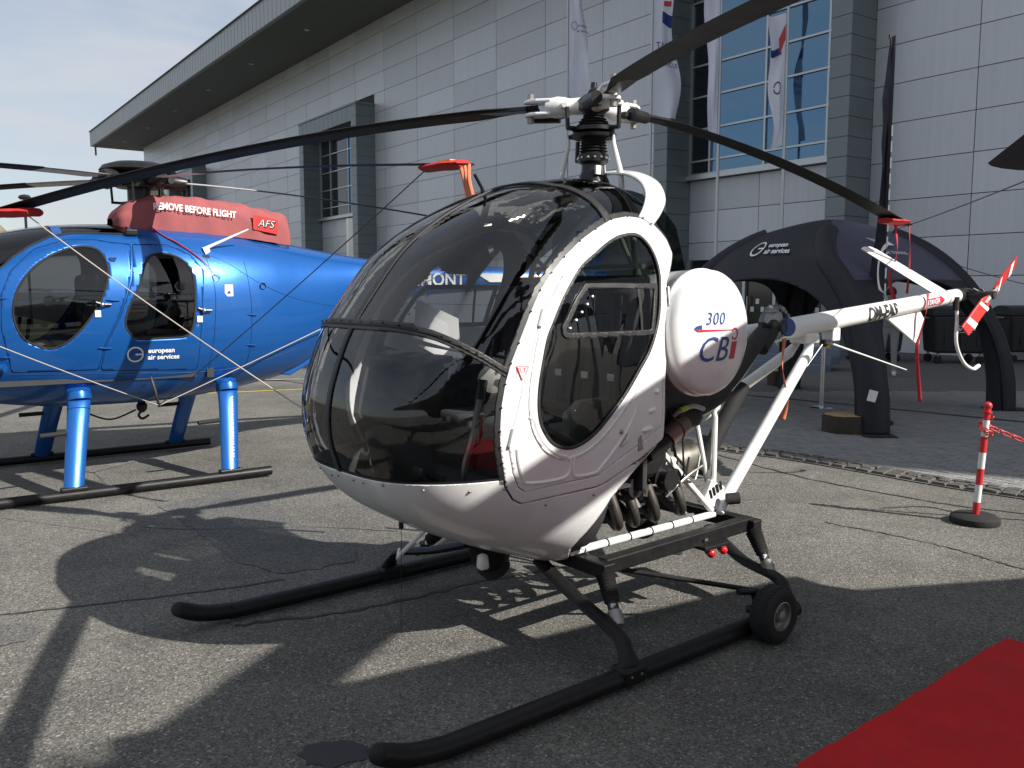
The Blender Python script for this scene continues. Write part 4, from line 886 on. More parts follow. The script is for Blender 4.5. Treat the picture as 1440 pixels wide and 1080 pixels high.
# ---------------------------------------------------------------- landing gear
def skid(y, xf, xb, side):
    pts = [(xb, y, .05), (0, y, .05), (xf-.42, y, .05), (xf-.22, y, .055), (xf-.08, y, .078), (xf+.02, y, .12)]
    P = catmull(pts, 7); MB().tube(P, [.042]*(len(P)-4)+[.041, .04, .039, .037], 16).build('skid', 'black_paint', wh)
    MB().ball((xf+.022, y, .121), .037, 12).build('skid_cap', 'black_rubber', wh)
skid(.893, 1.82, -.62, 1); skid(-.90, 1.90, -.62, -1)
for sy in (1, -1):
    dx = 0 if sy > 0 else .10
    for nm, x0, x1, xf_, zz in (('f', .545, .60, .62, .36), ('r', -.76, -.58, -.50, .30)):
        x0 += dx if nm == 'f' else 0; x1 += dx if nm == 'f' else 0; xf_ += dx if nm == 'f' else 0
        P = catmull([(x0, .22*sy, zz+.01), ((x0+x1)/2, .52*sy, zz-.09), (x1, .80*sy, .20), (x1+.02, .87*sy, .15), (xf_+.01, .905*sy, .09)], 6)
        MB().tube(P, [.040]*(len(P)-6)+[.042, .046, .05, .054, .056, .056], 12, flat=.55).build('skid_strut', 'black_paint', wh, 40)
        MB().box((xf_, .895*sy, .06), (.15, .095, .085)).build('skid_saddle', 'black_paint', wh, 0, .02)
        for k in range(2): MB().ball((xf_-.03+.06*k, (.895+.047)*sy, .062), .007, 6).build('bolt', 'steel', wh)
        top = (.435+dx if nm == 'f' else -.70, .55*sy, .40 if nm == 'f' else .41); bot = (.53+dx if nm == 'f' else -.62, .735*sy, .21)
        t, b_ = np.array(top), np.array(bot); L = b_-t; ln = np.linalg.norm(L)
        MB().lathe([(.018, 0), (.022, .02), (.026, .05)], t, L, 12).build('damper_eye', 'steel', wh)
        pr = []
        for k in range(9): pr += [(.030, .045+.0155*k), (.045-.001*k, .053+.0155*k)]
        MB().lathe(pr+[(.028, .19)], t, L, 18).build('damper_boot', 'black_rubber', wh)
        MB().lathe([(.026, .185), (.026, ln-.04)], t, L, 14).build('damper_body', 'black_metal', wh)
        MB().box(t+L/ln*(ln-.085)+np.array([.018, .02, .004]), (.02, .012, .022)).build('damper_label', 'white_plain', wh, 0)
        MB().lathe([(.033, ln-.05), (.036, ln-.02), (.028, ln+.02)], t, L, 14).build('damper_foot', 'dull_metal', wh)
    MB().beam((.42, .53*sy, .395), (-.72, .53*sy, .41), .065, .075).build('side_beam', 'black_paint', wh, 0, .008)
    MB().tube([(.18, .42*sy, .30), (-.42, .83*sy, .165)], .013, 10).build('drag_brace', 'black_paint', wh)
for x, z in ((.44, .39), (-.70, .405)): MB().beam((x, -.60, z), (x, .60, z), .075, .07).build('cross_beam', 'black_paint', wh, 0, .008)
MB().box((-.335, .55, .365), (.20, .13, .02)).build('light_plate', 'black_paint', wh, 0, .004)
MB().box((-.29, .575, .40), (.025, .004, .012)).build('data_plate', 'dull_metal', wh, 0)
for x in (-.30, -.40):
    MB().lathe([(.022, 0), (.022, .02)], (x, .58, .345), (.2, .6, -.3), 12).build('lamp_holder', 'black_paint', wh)
    MB().ball((x+.006, .604, .333), .0235, 12).build('anti_collision_light', 'red_lens', wh)
wl = thing('w', 'x', 'y'); bpy.data.objects.remove(wl)
WC = np.array([-.265, 1.005, .138])
MB().lathe([(.062, -.05), (.098, -.058), (.122, -.052), (.133, -.030), (.136, 0), (.133, .030), (.122, .052), (.098, .058), (.072, .052), (.070, .03), (.070, -.04), (.062, -.05)], WC, (0, 1, 0), 40, False).build('ground_wheel', 'black_rubber', wh, 50)
gw = [o for o in wh.children if o.name.startswith('ground_wheel')][-1]
for k in range(40):
    a = 2*math.pi*k/40
    for sy in (-1, 1): MB().box(WC+np.array([.1325*math.cos(a), sy*.024, .1325*math.sin(a)]), (.014, .022, .007), Matrix.Rotation(math.pi/2-a, 3, 'Y')@Matrix.Rotation(sy*.4, 3, 'Z')).build('tread_block', 'black_rubber', gw, 0)
MB().lathe([(.071, -.03), (.0705, .04), (.073, .050), (.066, .052), (.060, .030), (.030, .026), (.028, .052), (.012, .056)], WC, (0, 1, 0), 28).build('wheel_rim', 'dull_metal', gw)
for k in range(4): a = R(45+90*k); MB().ball(WC+np.array([.04*math.cos(a), .036, .04*math.sin(a)]), .006, 6).build('wheel_bolt', 'steel', gw)
MB().tube([(-.265, .86, .12), (-.265, .99, .15)], .02, 10).build('wheel_axle', 'black_metal', wh)
MB().tube([(-.30, .91, .10), (-.20, .93, .24), (-.10, .92, .26)], .016, 8).build('wheel_lever', 'black_paint', wh)
# ---------------------------------------------------------------- rotor mast and hub
MB().lathe([(.10, 2.20), (.085, 2.25), (.062, 2.30), (.060, 2.335), (.078, 2.35), (.080, 2.385), (.062, 2.40)], (-.01, 0, 0), (0, 0, 1), 28).build('mast', 'black_metal', wh)
pr = [(.055, 2.395)]
for k in range(5): pr += [(.075-.002*k, 2.405+.015*k), (.058, 2.413+.015*k)]
MB().lathe(pr+[(.05, 2.475)], (-.01, 0, 0), (0, 0, 1), 24).build('lower_boot', 'black_rubber', wh)
MB().lathe([(.05, 2.468), (.115, 2.472), (.12, 2.488), (.07, 2.495)], (-.01, 0, 0), (0, 0, 1), 28).build('swashplate', 'black_metal', wh)
MB().lathe([(.06, 2.50), (.11, 2.505), (.11, 2.525), (.06, 2.53)], (-.01, 0, 0), (0, 0, 1), 28).build('rotating_swashplate', 'black_metal', wh)
pr = [(.07, 2.53)]
for k in range(4): pr += [(.088-.010*k, 2.538+.015*k), (.064-.008*k, 2.546+.015*k)]
MB().lathe(pr+[(.035, 2.60)], (-.01, 0, 0), (0, 0, 1), 24).build('upper_boot', 'black_rubber', wh)
MB().lathe([(.035, 2.56), (.06, 2.60), (.082, 2.615), (.085, 2.665), (.055, 2.69), (.03, 2.70)], (-.01, 0, 0), (0, 0, 1), 24).build('rotor_hub', 'black_metal', wh)
MB().tube([(-.01, 0, 2.70), (-.01, 0, 2.755)], [.02, .016], 12).build('hub_cap', 'black_metal', wh)
MB().ball((.03, .05, 2.675), .042, 14).build('oil_reservoir', 'black_paint', wh)
BL = [(186, .40), (304.5, .47), (62, .40)]; RB = 4.09
blade_axes = []
for ang, drop in BL:
    a = R(ang); er = np.array([math.cos(a), math.sin(a), 0]); et = np.array([-math.sin(a), math.cos(a), 0]); ez = np.array([0, 0, 1.]); H0 = np.array([-.01, 0, 2.64])
    def at(r_, t_=0., z_=0.): return H0+er*r_+et*t_+ez*z_
    MB().tube([at(.05), at(.12), at(.16)], [.045, .042, .05], 14).build('pitch_housing', 'white_paint', wh)
    MB().tube([at(.15), at(.19), at(.25)], [.05, .056, .047], 16).build('pitch_housing', 'tube_white', wh)
    for s_ in (1, -1):
        MB().prism([(.22, -.045), (.30, -.052), (.36, -.03), (.38, 0), (.36, .03), (.30, .052), (.22, .045)], lambda p, q: at(p, q, s_*.034-.009), lambda p, q: at(p, q, s_*.034+.009)).build('blade_fork', 'white_paint', wh, 0, .006)
        MB().cyl(at(.34, 0, s_*.04), at(.34, 0, s_*.075), .018, 10).build('fork_bolt', 'dull_metal', wh)
    MB().tube([at(.20, -.09, -.03), at(.34, -.085, -.03)], [.034, .03], 14).build('lag_damper', 'black_metal', wh)
    MB().box(at(.20, -.05, -.03), (.06, .06, .03), Matrix.Rotation(a, 3, 'Z')).build('damper_arm', 'black_metal', wh, 0, .005)
    MB().tube([at(.12, .10, -.02), at(.115, .10, -.13)], .011, 8).build('pitch_link', 'black_metal', wh)
    MB().tube([at(.16, .02, .0), at(.13, .11, -.01)], [.02, .014], 8).build('pitch_horn', 'tube_white', wh)
    MB().tube([at(.06, .03, -.125), at(.118, .10, -.125)], [.016, .012], 8).build('swash_arm', 'black_metal', wh)
    rows_ = []
    for r_ in np.concatenate([[.30, .36, .46, .56, .66], np.linspace(.9, RB, 16)]):
        k = min(max((r_-.36)/.3, 0), 1); ch = .07+.101*k; th = .026-.010*k; z_ = -drop*((r_-.3)/(RB-.3))**1.7; pit = R(7-4*(r_/RB)); le = ch*.30+.005
        prof_ = [(le, 0), (le-.012, th*.45), (le-.045*ch/.17, th*.62), (0, th*.5), (le-ch, .001), (le-ch, -.001), (0, -th*.42), (le-.045*ch/.17, -th*.5), (le-.012, -th*.36)]
        rows_.append([at(r_, t_*math.cos(pit)-q*math.sin(pit), z_+q*math.cos(pit)+t_*math.sin(pit)) for t_, q in prof_])
    b = MB().grid(rows_, True); n_ = len(rows_); b.f += [tuple(range(8, -1, -1)), tuple(range((n_-1)*9, n_*9))]
    b.build('rotor_blade', 'blade_black', wh, 50)
    MB().prism([(.36, -.04), (.62, -.055), (.62, .03), (.36, .032)], lambda p, q: at(p, q, -.004-.010), lambda p, q: at(p, q, -.004+.014)).build('blade_doubler', 'black_metal', wh, 0, .004)
    blade_axes.append((er, et, H0, drop))
for k, (a, zt) in enumerate(((98, 2.475), (205, 2.475), (318, 2.475))):
    a = R(a); x, y = -.01+.13*math.cos(a), .13*math.sin(a)
    MB().tube([(x*1.4, y*1.5, 2.12), (x*1.25, y*1.35, 2.28), (x, y, zt-.04), (x, y, zt)], [.013, .016, .011, .007], 10).build('control_rod', 'tube_white', wh)
    MB().tube([(-.01+.07*math.cos(a), .07*math.sin(a), 2.482), (x, y, 2.478)], [.016, .012], 8).build('control_arm', 'black_metal', wh)
MB().tube([(-.03, -.14, 2.475), (-.03, -.145, 2.37), (-.02, -.08, 2.36)], .012, 8).build('scissor_link', 'black_metal', wh)
for k in range(14): a = 2*math.pi*k/14; MB().ball((-.01+.08*math.cos(a), .08*math.sin(a), 2.368), .008, 6).build('mast_bolt', 'steel', wh)
MB().box((.02, .075, 2.30), (.05, .012, .045)).build('mast_placard', 'white_plain', wh, 0)
# ================================================================ blue helicopter
BFm = Frame((-3.41413, 8.08145, 0), R(180+90-54.7528))
bh = thing('blue_helicopter', 'metallic blue egg shaped helicopter with five rotor blades parked by the hall', 'helicopter', tuple(BFm.o), BFm.ang)
ST = np.array([(2.02, 1.36, 1.30, .04), (1.98, 1.48, 1.18, .14), (1.88, 1.66, 1.04, .27), (1.65, 1.92, .86, .44), (1.35, 2.10, .75, .56), (1.0, 2.20, .69, .64), (.7, 2.245, .665, .68), (.3, 2.27, .655, .69), (-.2, 2.28, .665, .69), (-.6, 2.26, .71, .655), (-1.0, 2.21, .775, .58), (-1.35, 2.15, .865, .49), (-1.65, 2.10, 1.03, .41), (-2.0, 2.05, 1.28, .32), (-2.35, 2.01, 1.5, .25), (-2.9, 1.985, 1.62, .19), (-4., 1.965, 1.69, .15), (-5.6, 1.94, 1.75, .11)])
rows = []
for x, zt, zb, w_ in catmull(ST, 16):
    a = np.linspace(0, 2*math.pi, 200, endpoint=False)-math.pi/2; c, s_ = np.cos(a), np.sin(a); pw = 2.35
    rows.append(np.c_[np.full(200, x), w_*np.sign(c)*abs(c)**(2/pw), (zt+zb)/2+(zt-zb)/2*np.sign(s_)*abs(s_)**(2/pw)])
SB = gridmesh(np.array(rows), True)
if (SB[1]*(SB[0]-np.array([.3, 0, 1.45])))[:4000].sum() < 0: SB = flip(SB)
BCO = BFm.local((0, 0, CAMZ))
def bcast(u, v): return castray(SB, BCO, BFm.m.T@ray(u, v))
def bside(x, z, off=0., port=1):
    p = castray(SB, np.array([x, 3.*port, z]), np.array([0, -1.*port, 0])); return None if p is None else p+np.array([0, off*port, 0])
FW = catmull([(1.119, 1.543), (1.077, 1.693), (.975, 1.845), (.828, 1.963), (.663, 2.036), (.537, 2.049), (.453, 2.011), (.413, 1.911), (.42, 1.773), (.497, 1.576), (.613, 1.402), (.741, 1.268), (.862, 1.213), (.962, 1.236), (1.058, 1.296), (1.11, 1.411)], 5, True)
RW = catmull([(.304, 1.395), (.27, 1.535), (.172, 1.734), (.117, 1.896), (.044, 1.99), (-.076, 2.004), (-.189, 1.964), (-.257, 1.882), (-.283, 1.757), (-.27, 1.487), (-.24, 1.341), (-.178, 1.28), (.0, 1.272), (.176, 1.271), (.251, 1.293)], 5, True)
FDR = [(1.208, 1.375), (1.195, 1.65), (1.115, 1.844), (.93, 2.02), (.70, 2.10), (.461, 2.11), (.34, 2.09), (.20, 2.08), (.244, 1.774), (.358, 1.456), (.475, 1.22), (.519, 1.018), (1.15, 1.02)]
RDR = [(.185, 2.08), (-.101, 2.085), (-.279, 2.0), (-.379, 1.863), (-.335, 1.528), (-.296, .973), (.505, 1.01), (.46, 1.22), (.345, 1.456), (.23, 1.774)]
f_fw, f_rw, f_fd, f_rd = sdf(FW), sdf(RW), sdf(FDR), sdf(RDR)
# windscreen: above a line rising rearwards, split by a centre bar
wsl = lambda V: V[:, 2]-np.interp(V[:, 0], [.1, .21, .42, .63, .8, .95, 1.08, 1.18, 1.35, 1.6, 1.9, 2.1], [2.19, 2.168, 2.168, 2.165, 2.128, 2.05, 1.955, 1.862, 1.70, 1.40, 1.22, 1.15])
is_ws = lambda V: np.maximum(np.maximum(-wsl(V), .17-V[:, 0]), -wsl(V))
bars = lambda V: np.minimum(np.abs(V[:, 1])-.035, np.abs(V[:, 0]-.74)-.05)
patch('fuselage', SB, [lambda V: -f_fd(V)+.002, lambda V: -f_rd(V)+.002, lambda V: -is_ws(V)], 'blue_paint', bh)
patch('windscreen', SB, [is_ws], 'dark_door_glass', bh, -.004)
patch('windscreen_bar', SB, [is_ws, *band(lambda V: V[:, 1], 0, .035)], 'blue_paint', bh, .003)
patch('windscreen_bar', SB, [is_ws, *band(lambda V: V[:, 0], .74, .035)], 'blue_paint', bh, .003)
patch('windscreen_seal', SB, [*band(is_ws, 0, .008)], 'black_strip', bh, .004)
for port in (1, -1):
    side = lambda V, p=port: .2-p*V[:, 1]
    for nm, fw_, fdd in (('front', f_fw, f_fd), ('rear', f_rw, f_rd)):
        dr = patch('door', SB, [side, lambda V: fdd(V)+.002, lambda V: -fw_(V)+.006], 'blue_paint', bh, .0005, .01)
        patch('door_gap', SB, [side, *band(fdd, 0, .02)], 'blue_dark', bh, -.008)
        patch('window_seal', SB, [side, *band(fw_, .0, .008)], 'black_rubber', dr, .002, .006)
        patch('window_pane', SB, [side, lambda V: fw_(V)-.01], 'dark_door_glass', dr, -.003)
    if port == 1:
        for x, z in ((.865, 1.60), (-.155, 1.72)):
            q = bside(x, z, .012); MB().lathe([(.04, 0), (.045, .004), (.036, .012), (.036, 0)], q, (0, 1, .1), 20).build('vent_knob', 'clear_bag', bh)
        for x, z in ((.48, 1.566), (-.345, 1.507)):
            q = bside(x, z, .02); MB().tube([q+np.array([.05, 0, .02]), q, q+np.array([-.07, 0, .0])], [.012, .016, .010], 8).build('door_handle', 'black_metal', bh); MB().ball(q+np.array([0, .012, 0]), .02, 10).build('handle_boss', 'steel', bh)
            MB().box(q+np.array([.035, -.012, -.075]), (.045, .01, .055)).build('placard', 'white_plain', bh, 0)
        for x, z in ((.395, 1.60), (.47, 1.20), (1.19, 1.62), (1.19, 1.15), (-.80, 1.46), (-.79, 1.18)):
            q = bside(x, z, .008)
            if q is not None: MB().tube([q+np.array([.055, 0, .006]), q, q-np.array([.055, 0, .002])], [.004, .014, .004], 8, flat=.5).build('hinge', 'blue_paint', bh)
# seams along the hull
for pts in ([(-.40, 2.05), (-.46, 1.7), (-.44, 1.3), (-.40, .95)], [(-.77, 1.95), (-.80, 1.5), (-.78, 1.1), (-.74, .92)], [(1.15, 1.0), (.5, .985), (-.3, .95), (-.8, .99), (-1.3, 1.12)], [(1.24, 1.7), (1.25, 1.3), (1.22, 1.0)], [(.05, 2.09), (-.5, 1.98), (-.9, 1.75), (-1.3, 1.60), (-1.9, 1.50)]):
    P = [bside(x, z, .0015) for x, z in catmull(pts, 8)]; MB().tube([p for p in P if p is not None], .0022, 5).build('panel_seam', 'blue_dark', bh)
for pts in ([(-.45, 1.95), (-.9, 1.78), (-1.5, 1.55)], [(-.45, .97), (-.9, 1.03), (-1.4, 1.2)], [(.50, 1.2), (.3, 1.62), (.2, 2.0)]):
    for x, z in catmull(pts, 9):
        q = bside(x, z, .001)
        if q is not None: MB().ball(q, .004, 5).build('rivet', 'blue_paint', bh)
rv = MB().ball((0, 0, 0), .0042, 6).build('rivet', 'blue_paint', None); rvd = rv.data; bpy.data.objects.remove(rv)
for poly, off_ in ((FDR, .022), (RDR, .022)):
    Pq = catmull(np.array(poly), 6, True); c_ = Pq.mean(0); dcum = 0.
    for i in range(len(Pq)):
        dcum += np.linalg.norm(Pq[i]-Pq[i-1])
        if dcum < .055: continue
        dcum = 0.; q = bside(*(Pq[i]+(Pq[i]-c_)/np.linalg.norm(Pq[i]-c_)*off_), .001)
        if q is not None: r_ = bpy.data.objects.new('rivet', rvd); COL.objects.link(r_); r_.parent = bh; r_.location = q
# interior
MB().box((.55, 0, .93), (1.7, 1.12, .04)).build('cabin_floor', 'dark_interior', bh, 0)
MB().box((.34, 0, 1.45), (.06, 1.16, 1.0)).build('bulkhead', 'dark_interior', bh, 0)
MB().box((-.42, 0, 1.45), (.06, 1.14, 1.1)).build('bulkhead', 'dark_interior', bh, 0)
for y in (.33, -.33):
    MB().box((.68, y, 1.14), (.46, .44, .16)).build('seat_cushion', 'seat_grey', bh, 60, .05); MB().box((.44, y, 1.5), (.12, .42, .66)).build('seat_back', 'seat_dark', bh, 60, .05)
    MB().box((-.18, y, 1.16), (.42, .44, .30)).build('seat_cushion', 'seat_grey', bh, 60, .04); MB().box((-.34, y, 1.5), (.10, .42, .5)).build('seat_back', 'seat_dark', bh, 60, .05)
    MB().tube([(1.12, y, 1.0), (1.0, y, 1.3), (.98, y, 1.45)], .015, 8).build('cyclic_stick', 'black_metal', bh)
MB().box((.20, .50, 1.40), (.16, .03, .26)).build('map_case', 'seat_grey', bh, 0, .01)
MB().box((1.35, 0, 1.28), (.16, .42, .5), Matrix.Rotation(R(15), 3, 'Y')).build('instrument_panel', 'dark_interior', bh, 0, .03)
# side markings
lo = bside(.232, 1.138, .012)
def bl_fn(a, b):
    q = bside(.232-a, 1.138+b, .0075); return q
eas_logo(bh, bl_fn, .135)
q = bside(-.587, 1.684, .004); MB().box(q, (.075, .008, .105)).build('placard', 'white_plain', bh, 0); MB().prism([(-.02, -.02), (.02, -.02), (0, .015)], lambda a, b: q+np.array([a, .0045, b-.01]), lambda a, b: q+np.array([a, .0055, b-.01])).build('emblem', 'blue_print', bh, 0)
q = bside(.365, 1.93, .003); obj('emblem', [q+np.array([a, .002, b]) for a, b in ((.035, .03), (-.035, .03), (0, -.04))], [(0, 1, 2)], 'blue_dark', bh, 0)
q = bside(-.924, 1.722, .0); MB().lathe([(.03, -.01), (.035, .006), (.026, .007), (.026, -.01)], q, (-.35, 1, 0), 18).build('vent_hole', 'black_paint', bh)
q = bside(-.90, 2.0, .002)
text('lettering', 'TECHMONT', .20, lambda a, b: (-2.30-a, np.interp(-2.30-a, [-4., -2.9, -2.3], [.152, .192, .262])+.004, 1.74+b), 'white_print', bh, bold=.004)
obj('tail_flash', [(-3.75, .170, 1.78), (-4.9, .136, 1.80), (-4.9, .136, 1.88), (-3.55, .174, 1.88)], [(0, 1, 2, 3)], 'white_print', bh, 0)
# tail surfaces
MB().prism([(-5.0, 1.85), (-5.5, 1.85), (-5.9, 2.75), (-5.55, 2.75)], lambda a, b: (a, -.02, b), lambda a, b: (a, .02, b)).build('tail_fin', 'blue_paint', bh, 0, .01)
MB().prism([(-5.2, 1.8), (-5.55, 1.8), (-5.85, 1.2), (-5.6, 1.2)], lambda a, b: (a, -.02, b), lambda a, b: (a, .02, b)).build('tail_fin', 'blue_paint', bh, 0, .01)
MB().box((-5.72, 0, 2.74), (.42, 1.6, .03)).build('tailplane', 'blue_paint', bh, 0, .01)
MB().prism([(-.95, .90), (-1.75, 1.18), (-1.78, 1.10), (-1.30, .86)], lambda a, b: (a, .18, b-.02), lambda a, b: (a, .235, b-.02)).build('ventral_strake', 'blue_paint', bh, 0, .015)
# undercarriage
for sy in (1, -1):
    MB().tube(catmull([(-.82, .95*sy, .055), (0, .95*sy, .05), (1.5, .95*sy, .05), (1.9, .95*sy, .07), (2.15, .95*sy, .15)], 6), .042, 14).build('skid', 'black_paint', bh)
    for x0, x1 in ((.66, .80), (-.58, -.455)):
        P = np.array([(x0, .47*sy, .86), (x0+.02, .60*sy, .74), ((x0+x1)/2, .74*sy, .48), (x1, .93*sy, .09)]); P = catmull(P, 4)
        rows_ = []
        for i, p in enumerate(P):
            t = i/(len(P)-1); ch = .098-.022*t; rows_.append([p+np.array([ch*math.cos(a), .034*math.sin(a)*sy, .034*.6*math.sin(a)]) for a in np.linspace(0, 2*math.pi, 19)[:-1]])
        lg = MB().grid(rows_, True).build('leg_fairing', 'blue_paint', bh, 60)
        MB().lathe([(.098, -.03), (.101, 0), (.099, .03), (.08, .05)], (x0+.01, .55*sy, .79), (0, -.35*sy, 1), 20).build('leg_collar', 'blue_paint', lg)
        for t in np.linspace(.12, .92, 12):
            p = P[int(t*(len(P)-1))]+np.array([-.055, .030*sy, .018])
            MB().ball(p, .0055, 5).build('rivet', 'steel', lg)
        MB().box((x1, .948*sy, .095), (.20, .075, .035)).build('skid_shoe', 'black_paint', bh, 0, .01)
        mid = (np.array([x0, .60*sy, .74])*.66+np.array([x1, .93*sy, .09])*.34)
        MB().tube([mid+np.array([.08, .0, 0]), mid+np.array([.29, .02*sy, -.005])], .02, 10).build('step', 'black_rubber', lg)
        if sy == 1 and x0 < 0:
            a0 = np.array([x0+.02, .60, .74]); a1 = np.array([x1, .93, .09]); ay = (a0-a1)/np.linalg.norm(a0-a1); nn = np.cross(ay, np.array([-1., 0, 0])); nn = nn if nn[1] > 0 else -nn; nn /= np.linalg.norm(nn)
            base = a1+ay*.10+np.array([-.028, 0, 0])+nn*.050
            text('lettering', 'www.techmont.sk', .08, lambda a, b: base+ay*a+np.array([1., 0, 0])*b-nn*.25*abs(b+.0), 'white_print', lg, bold=.002, shear=.2)
MB().tube(catmull([(.62, .1, .67), (.55, .12, .60), (.35, .1, .52), (.12, .02, .58)], 6), .008, 6).build('hook_cable', 'black_rubber', bh)
MB().lathe([(.03, 0), (.05, .03), (.045, .07), (.02, .1)], (.06, .0, .65), (0, 0, -1), 12).build('cargo_hook', 'black_metal', bh)
MB().tube(catmull([(.05, 0, .57), (.09, 0, .53), (.06, 0, .49), (.0, 0, .52)], 5), .012, 8).build('hook_claw', 'black_metal', bh)
MB().lathe([(.05, 0), (.06, .05), (.03, .09)], (.60, .0, .68), (0, 0, -1), 14).build('belly_camera', 'black_paint', bh)
MB().tube([(.10, .60, .93), (.08, .66, .80), (.06, .665, .68)], [.014, .016, .010], 8).build('tie_down_bracket', 'black_metal', bh)
MB().tube([(-.43, .52, 2.06), (-.80, .60, 2.24)], [.016, .007], 8).build('pitot_probe', 'white_plain', bh)
MB().lathe([(.045, 0), (.02, .05)], (-.42, .515, 2.03), (-.9, .2, .4), 12).build('probe_base', 'white_plain', bh)
MB().tube([(1.30, .52, 1.06), (1.20, .60, 1.07)], .035, 12).build('step_tube', 'blue_paint', bh)
MB().box((.17, .44, 2.185), (.10, .03, .05)).build('intake_vent', 'black_paint', bh, 0, .01)
# rotor
MB().tube([(0, 0, 2.2), (0, 0, 2.62)], .10, 18).build('mast', 'black_metal', bh)
MB().lathe([(.05, 2.60), (.19, 2.61), (.20, 2.70), (.15, 2.73)], (0, 0, 0), (0, 0, 1), 24).build('rotor_hub', 'black_metal', bh)
MB().lathe([(.31, 2.745), (.33, 2.76), (.30, 2.80), (.20, 2.835), (.08, 2.85), (.01, 2.852)], (0, 0, 0), (0, 0, 1), 32).build('hub_cover', 'black_paint', bh, 60)
MB().lathe([(.09, 2.44), (.16, 2.45), (.16, 2.48), (.09, 2.49)], (0, 0, 0), (0, 0, 1), 24).build('swashplate', 'black_metal', bh)
b_tips = []
for k, ang in enumerate((106, 176, 248, 320, 34)):
    a = R(ang); er = np.array([math.cos(a), math.sin(a), 0]); et = np.array([-math.sin(a), math.cos(a), 0]); H0 = np.array([0, 0, 2.68]); RBb = 4.03
    def at(r_, t_=0., z_=0.): return H0+er*r_+et*t_+np.array([0, 0, z_])
    MB().tube([at(.15), at(.24), at(.30), at(.42)], [.06, .055, .075, .05], 12).build('blade_grip', 'black_metal', bh)
    MB().tube([at(.20, .10, -.03), at(.40, .09, -.02)], .028, 10).build('lag_damper', 'black_metal', bh)
    MB().tube([at(.20, .12, -.02), at(.19, .12, -.2)], .011, 8).build('pitch_link', 'black_metal', bh)
    MB().tube([at(.12, .02, -.205), at(.20, .12, -.205)], .012, 8).build('swash_arm', 'black_metal', bh)
    tipz = {106: -.21, 176: -.33}.get(ang, -.30); sg = None
    for nm, rs, mt in (('blade_root', [.36, .5, .7, 1.05], 'silver_blade'), ('rotor_blade', list(np.linspace(1.05, RBb, 14)), 'blade_black')):
        rows_ = []
        for r_ in rs:
            ch = .171 if r_ > .45 else .09; th = .016; z_ = tipz*((r_-.3)/(RBb-.3))**1.6; pit = R(8-5*r_/RBb); le = .06
            prof_ = [(le, 0), (le-.02, th*.55), (0, th*.45), (le-ch, .001), (le-ch, -.001), (0, -th*.4), (le-.02, -th*.45)]
            rows_.append([at(r_, t_*math.cos(pit), z_+q+t_*math.sin(pit)) for t_, q in prof_])
        b = MB().grid(rows_, True); n_ = len(rows_); b.f += [tuple(range(6, -1, -1)), tuple(range((n_-1)*7, n_*7))]; b.build(nm, mt, bh, 50)
    b_tips.append((at(RBb-.05, 0, tipz), er, et))
# ---- red engine cover lying over the mast fairing
ec = thing('engine_cover', 'faded red fabric engine cover with white lettering on the blue helicopter', 'cover', tuple(BFm.o), BFm.ang)
rows_ = []
for x, zt, zb, w_ in catmull([(.26, 2.33, 2.24, .12), (.20, 2.42, 2.23, .22), (.06, 2.50, 2.22, .28), (-.15, 2.545, 2.21, .31), (-.45, 2.545, 2.20, .31), (-.80, 2.52, 2.18, .30), (-1.10, 2.475, 2.15, .28), (-1.27, 2.44, 2.13, .255), (-1.335, 2.40, 2.13, .22), (-1.35, 2.30, 2.14, .15)], 6):
    r_ = []
    for t in np.linspace(0, 1, 33):
        a = math.pi*t; c = math.cos(a); s_ = math.sin(a); wr = .006*math.sin(x*31+t*9)+.006*math.sin(x*17-t*23)
        r_.append((x, (w_+wr)*np.sign(c)*abs(c)**.45*(1+.05*(1-s_)), zb+(zt-zb+wr)*abs(s_)**.5))
    rows_.append(r_)
cv = MB().grid(rows_).build('cover_cloth', 'cover_cloth', ec, 60); tag_ = None
def cov_fn(a, b): 
    x = -.02-a; p = None
    yy = np.interp(x, [-1.27, -.8, -.15, .06], [.272, .312, .322, .292]); sl = np.interp(x, [-1.3, -.15, .1], [2.30, 2.385, 2.37]); return (x, yy-.35*max(b-.05, 0)**1.5+.026, sl+b)
text('lettering', 'REMOVE BEFORE FLIGHT', .085, lambda a, b: cov_fn(a*.78+.02, b+.02), 'white_print', ec, bold=.002)
pt = [(.92, -.065), (1.17, -.085), (1.17, .055), (.92, .075)]
obj('patch', [cov_fn(a, b) for a, b in pt], [(0, 1, 2, 3)], 'red_paint', ec, 0)
text('lettering', 'AFS', .10, lambda a, b: np.array(cov_fn(a+.97, b-.035))+np.array([0, .004, 0]), 'black_print', ec, shear=.35, bold=.004)
text('lettering', 'AFS', .10, lambda a, b: np.array(cov_fn(a+.962, b-.030))+np.array([0, .0065, 0]), 'white_print', ec, shear=.35, bold=-.002)
P = [(-.02, .30, 2.245), (-.10, .42, 2.16), (-.20, .505, 2.095), (-.32, .565, 2.0), (-.42, .612, 1.90), (-.48, .635, 1.83)]
stp = MB(); Pc = catmull(P, 6); rws = [[p+np.array([.012, .01, .012]), p+np.array([-.012, .012, -.018])] for p in Pc]; s1 = stp.grid(rws).build('cover_strap', 'red_cloth', ec, 40); s1.modifiers.new('t', 'SOLIDIFY').thickness = .004
MB().tube([(-.48+.03*math.cos(a), .645, 1.80+.03*math.sin(a)) for a in np.linspace(0, 2*math.pi, 17)], .004, 6).build('strap_ring', 'steel', ec)
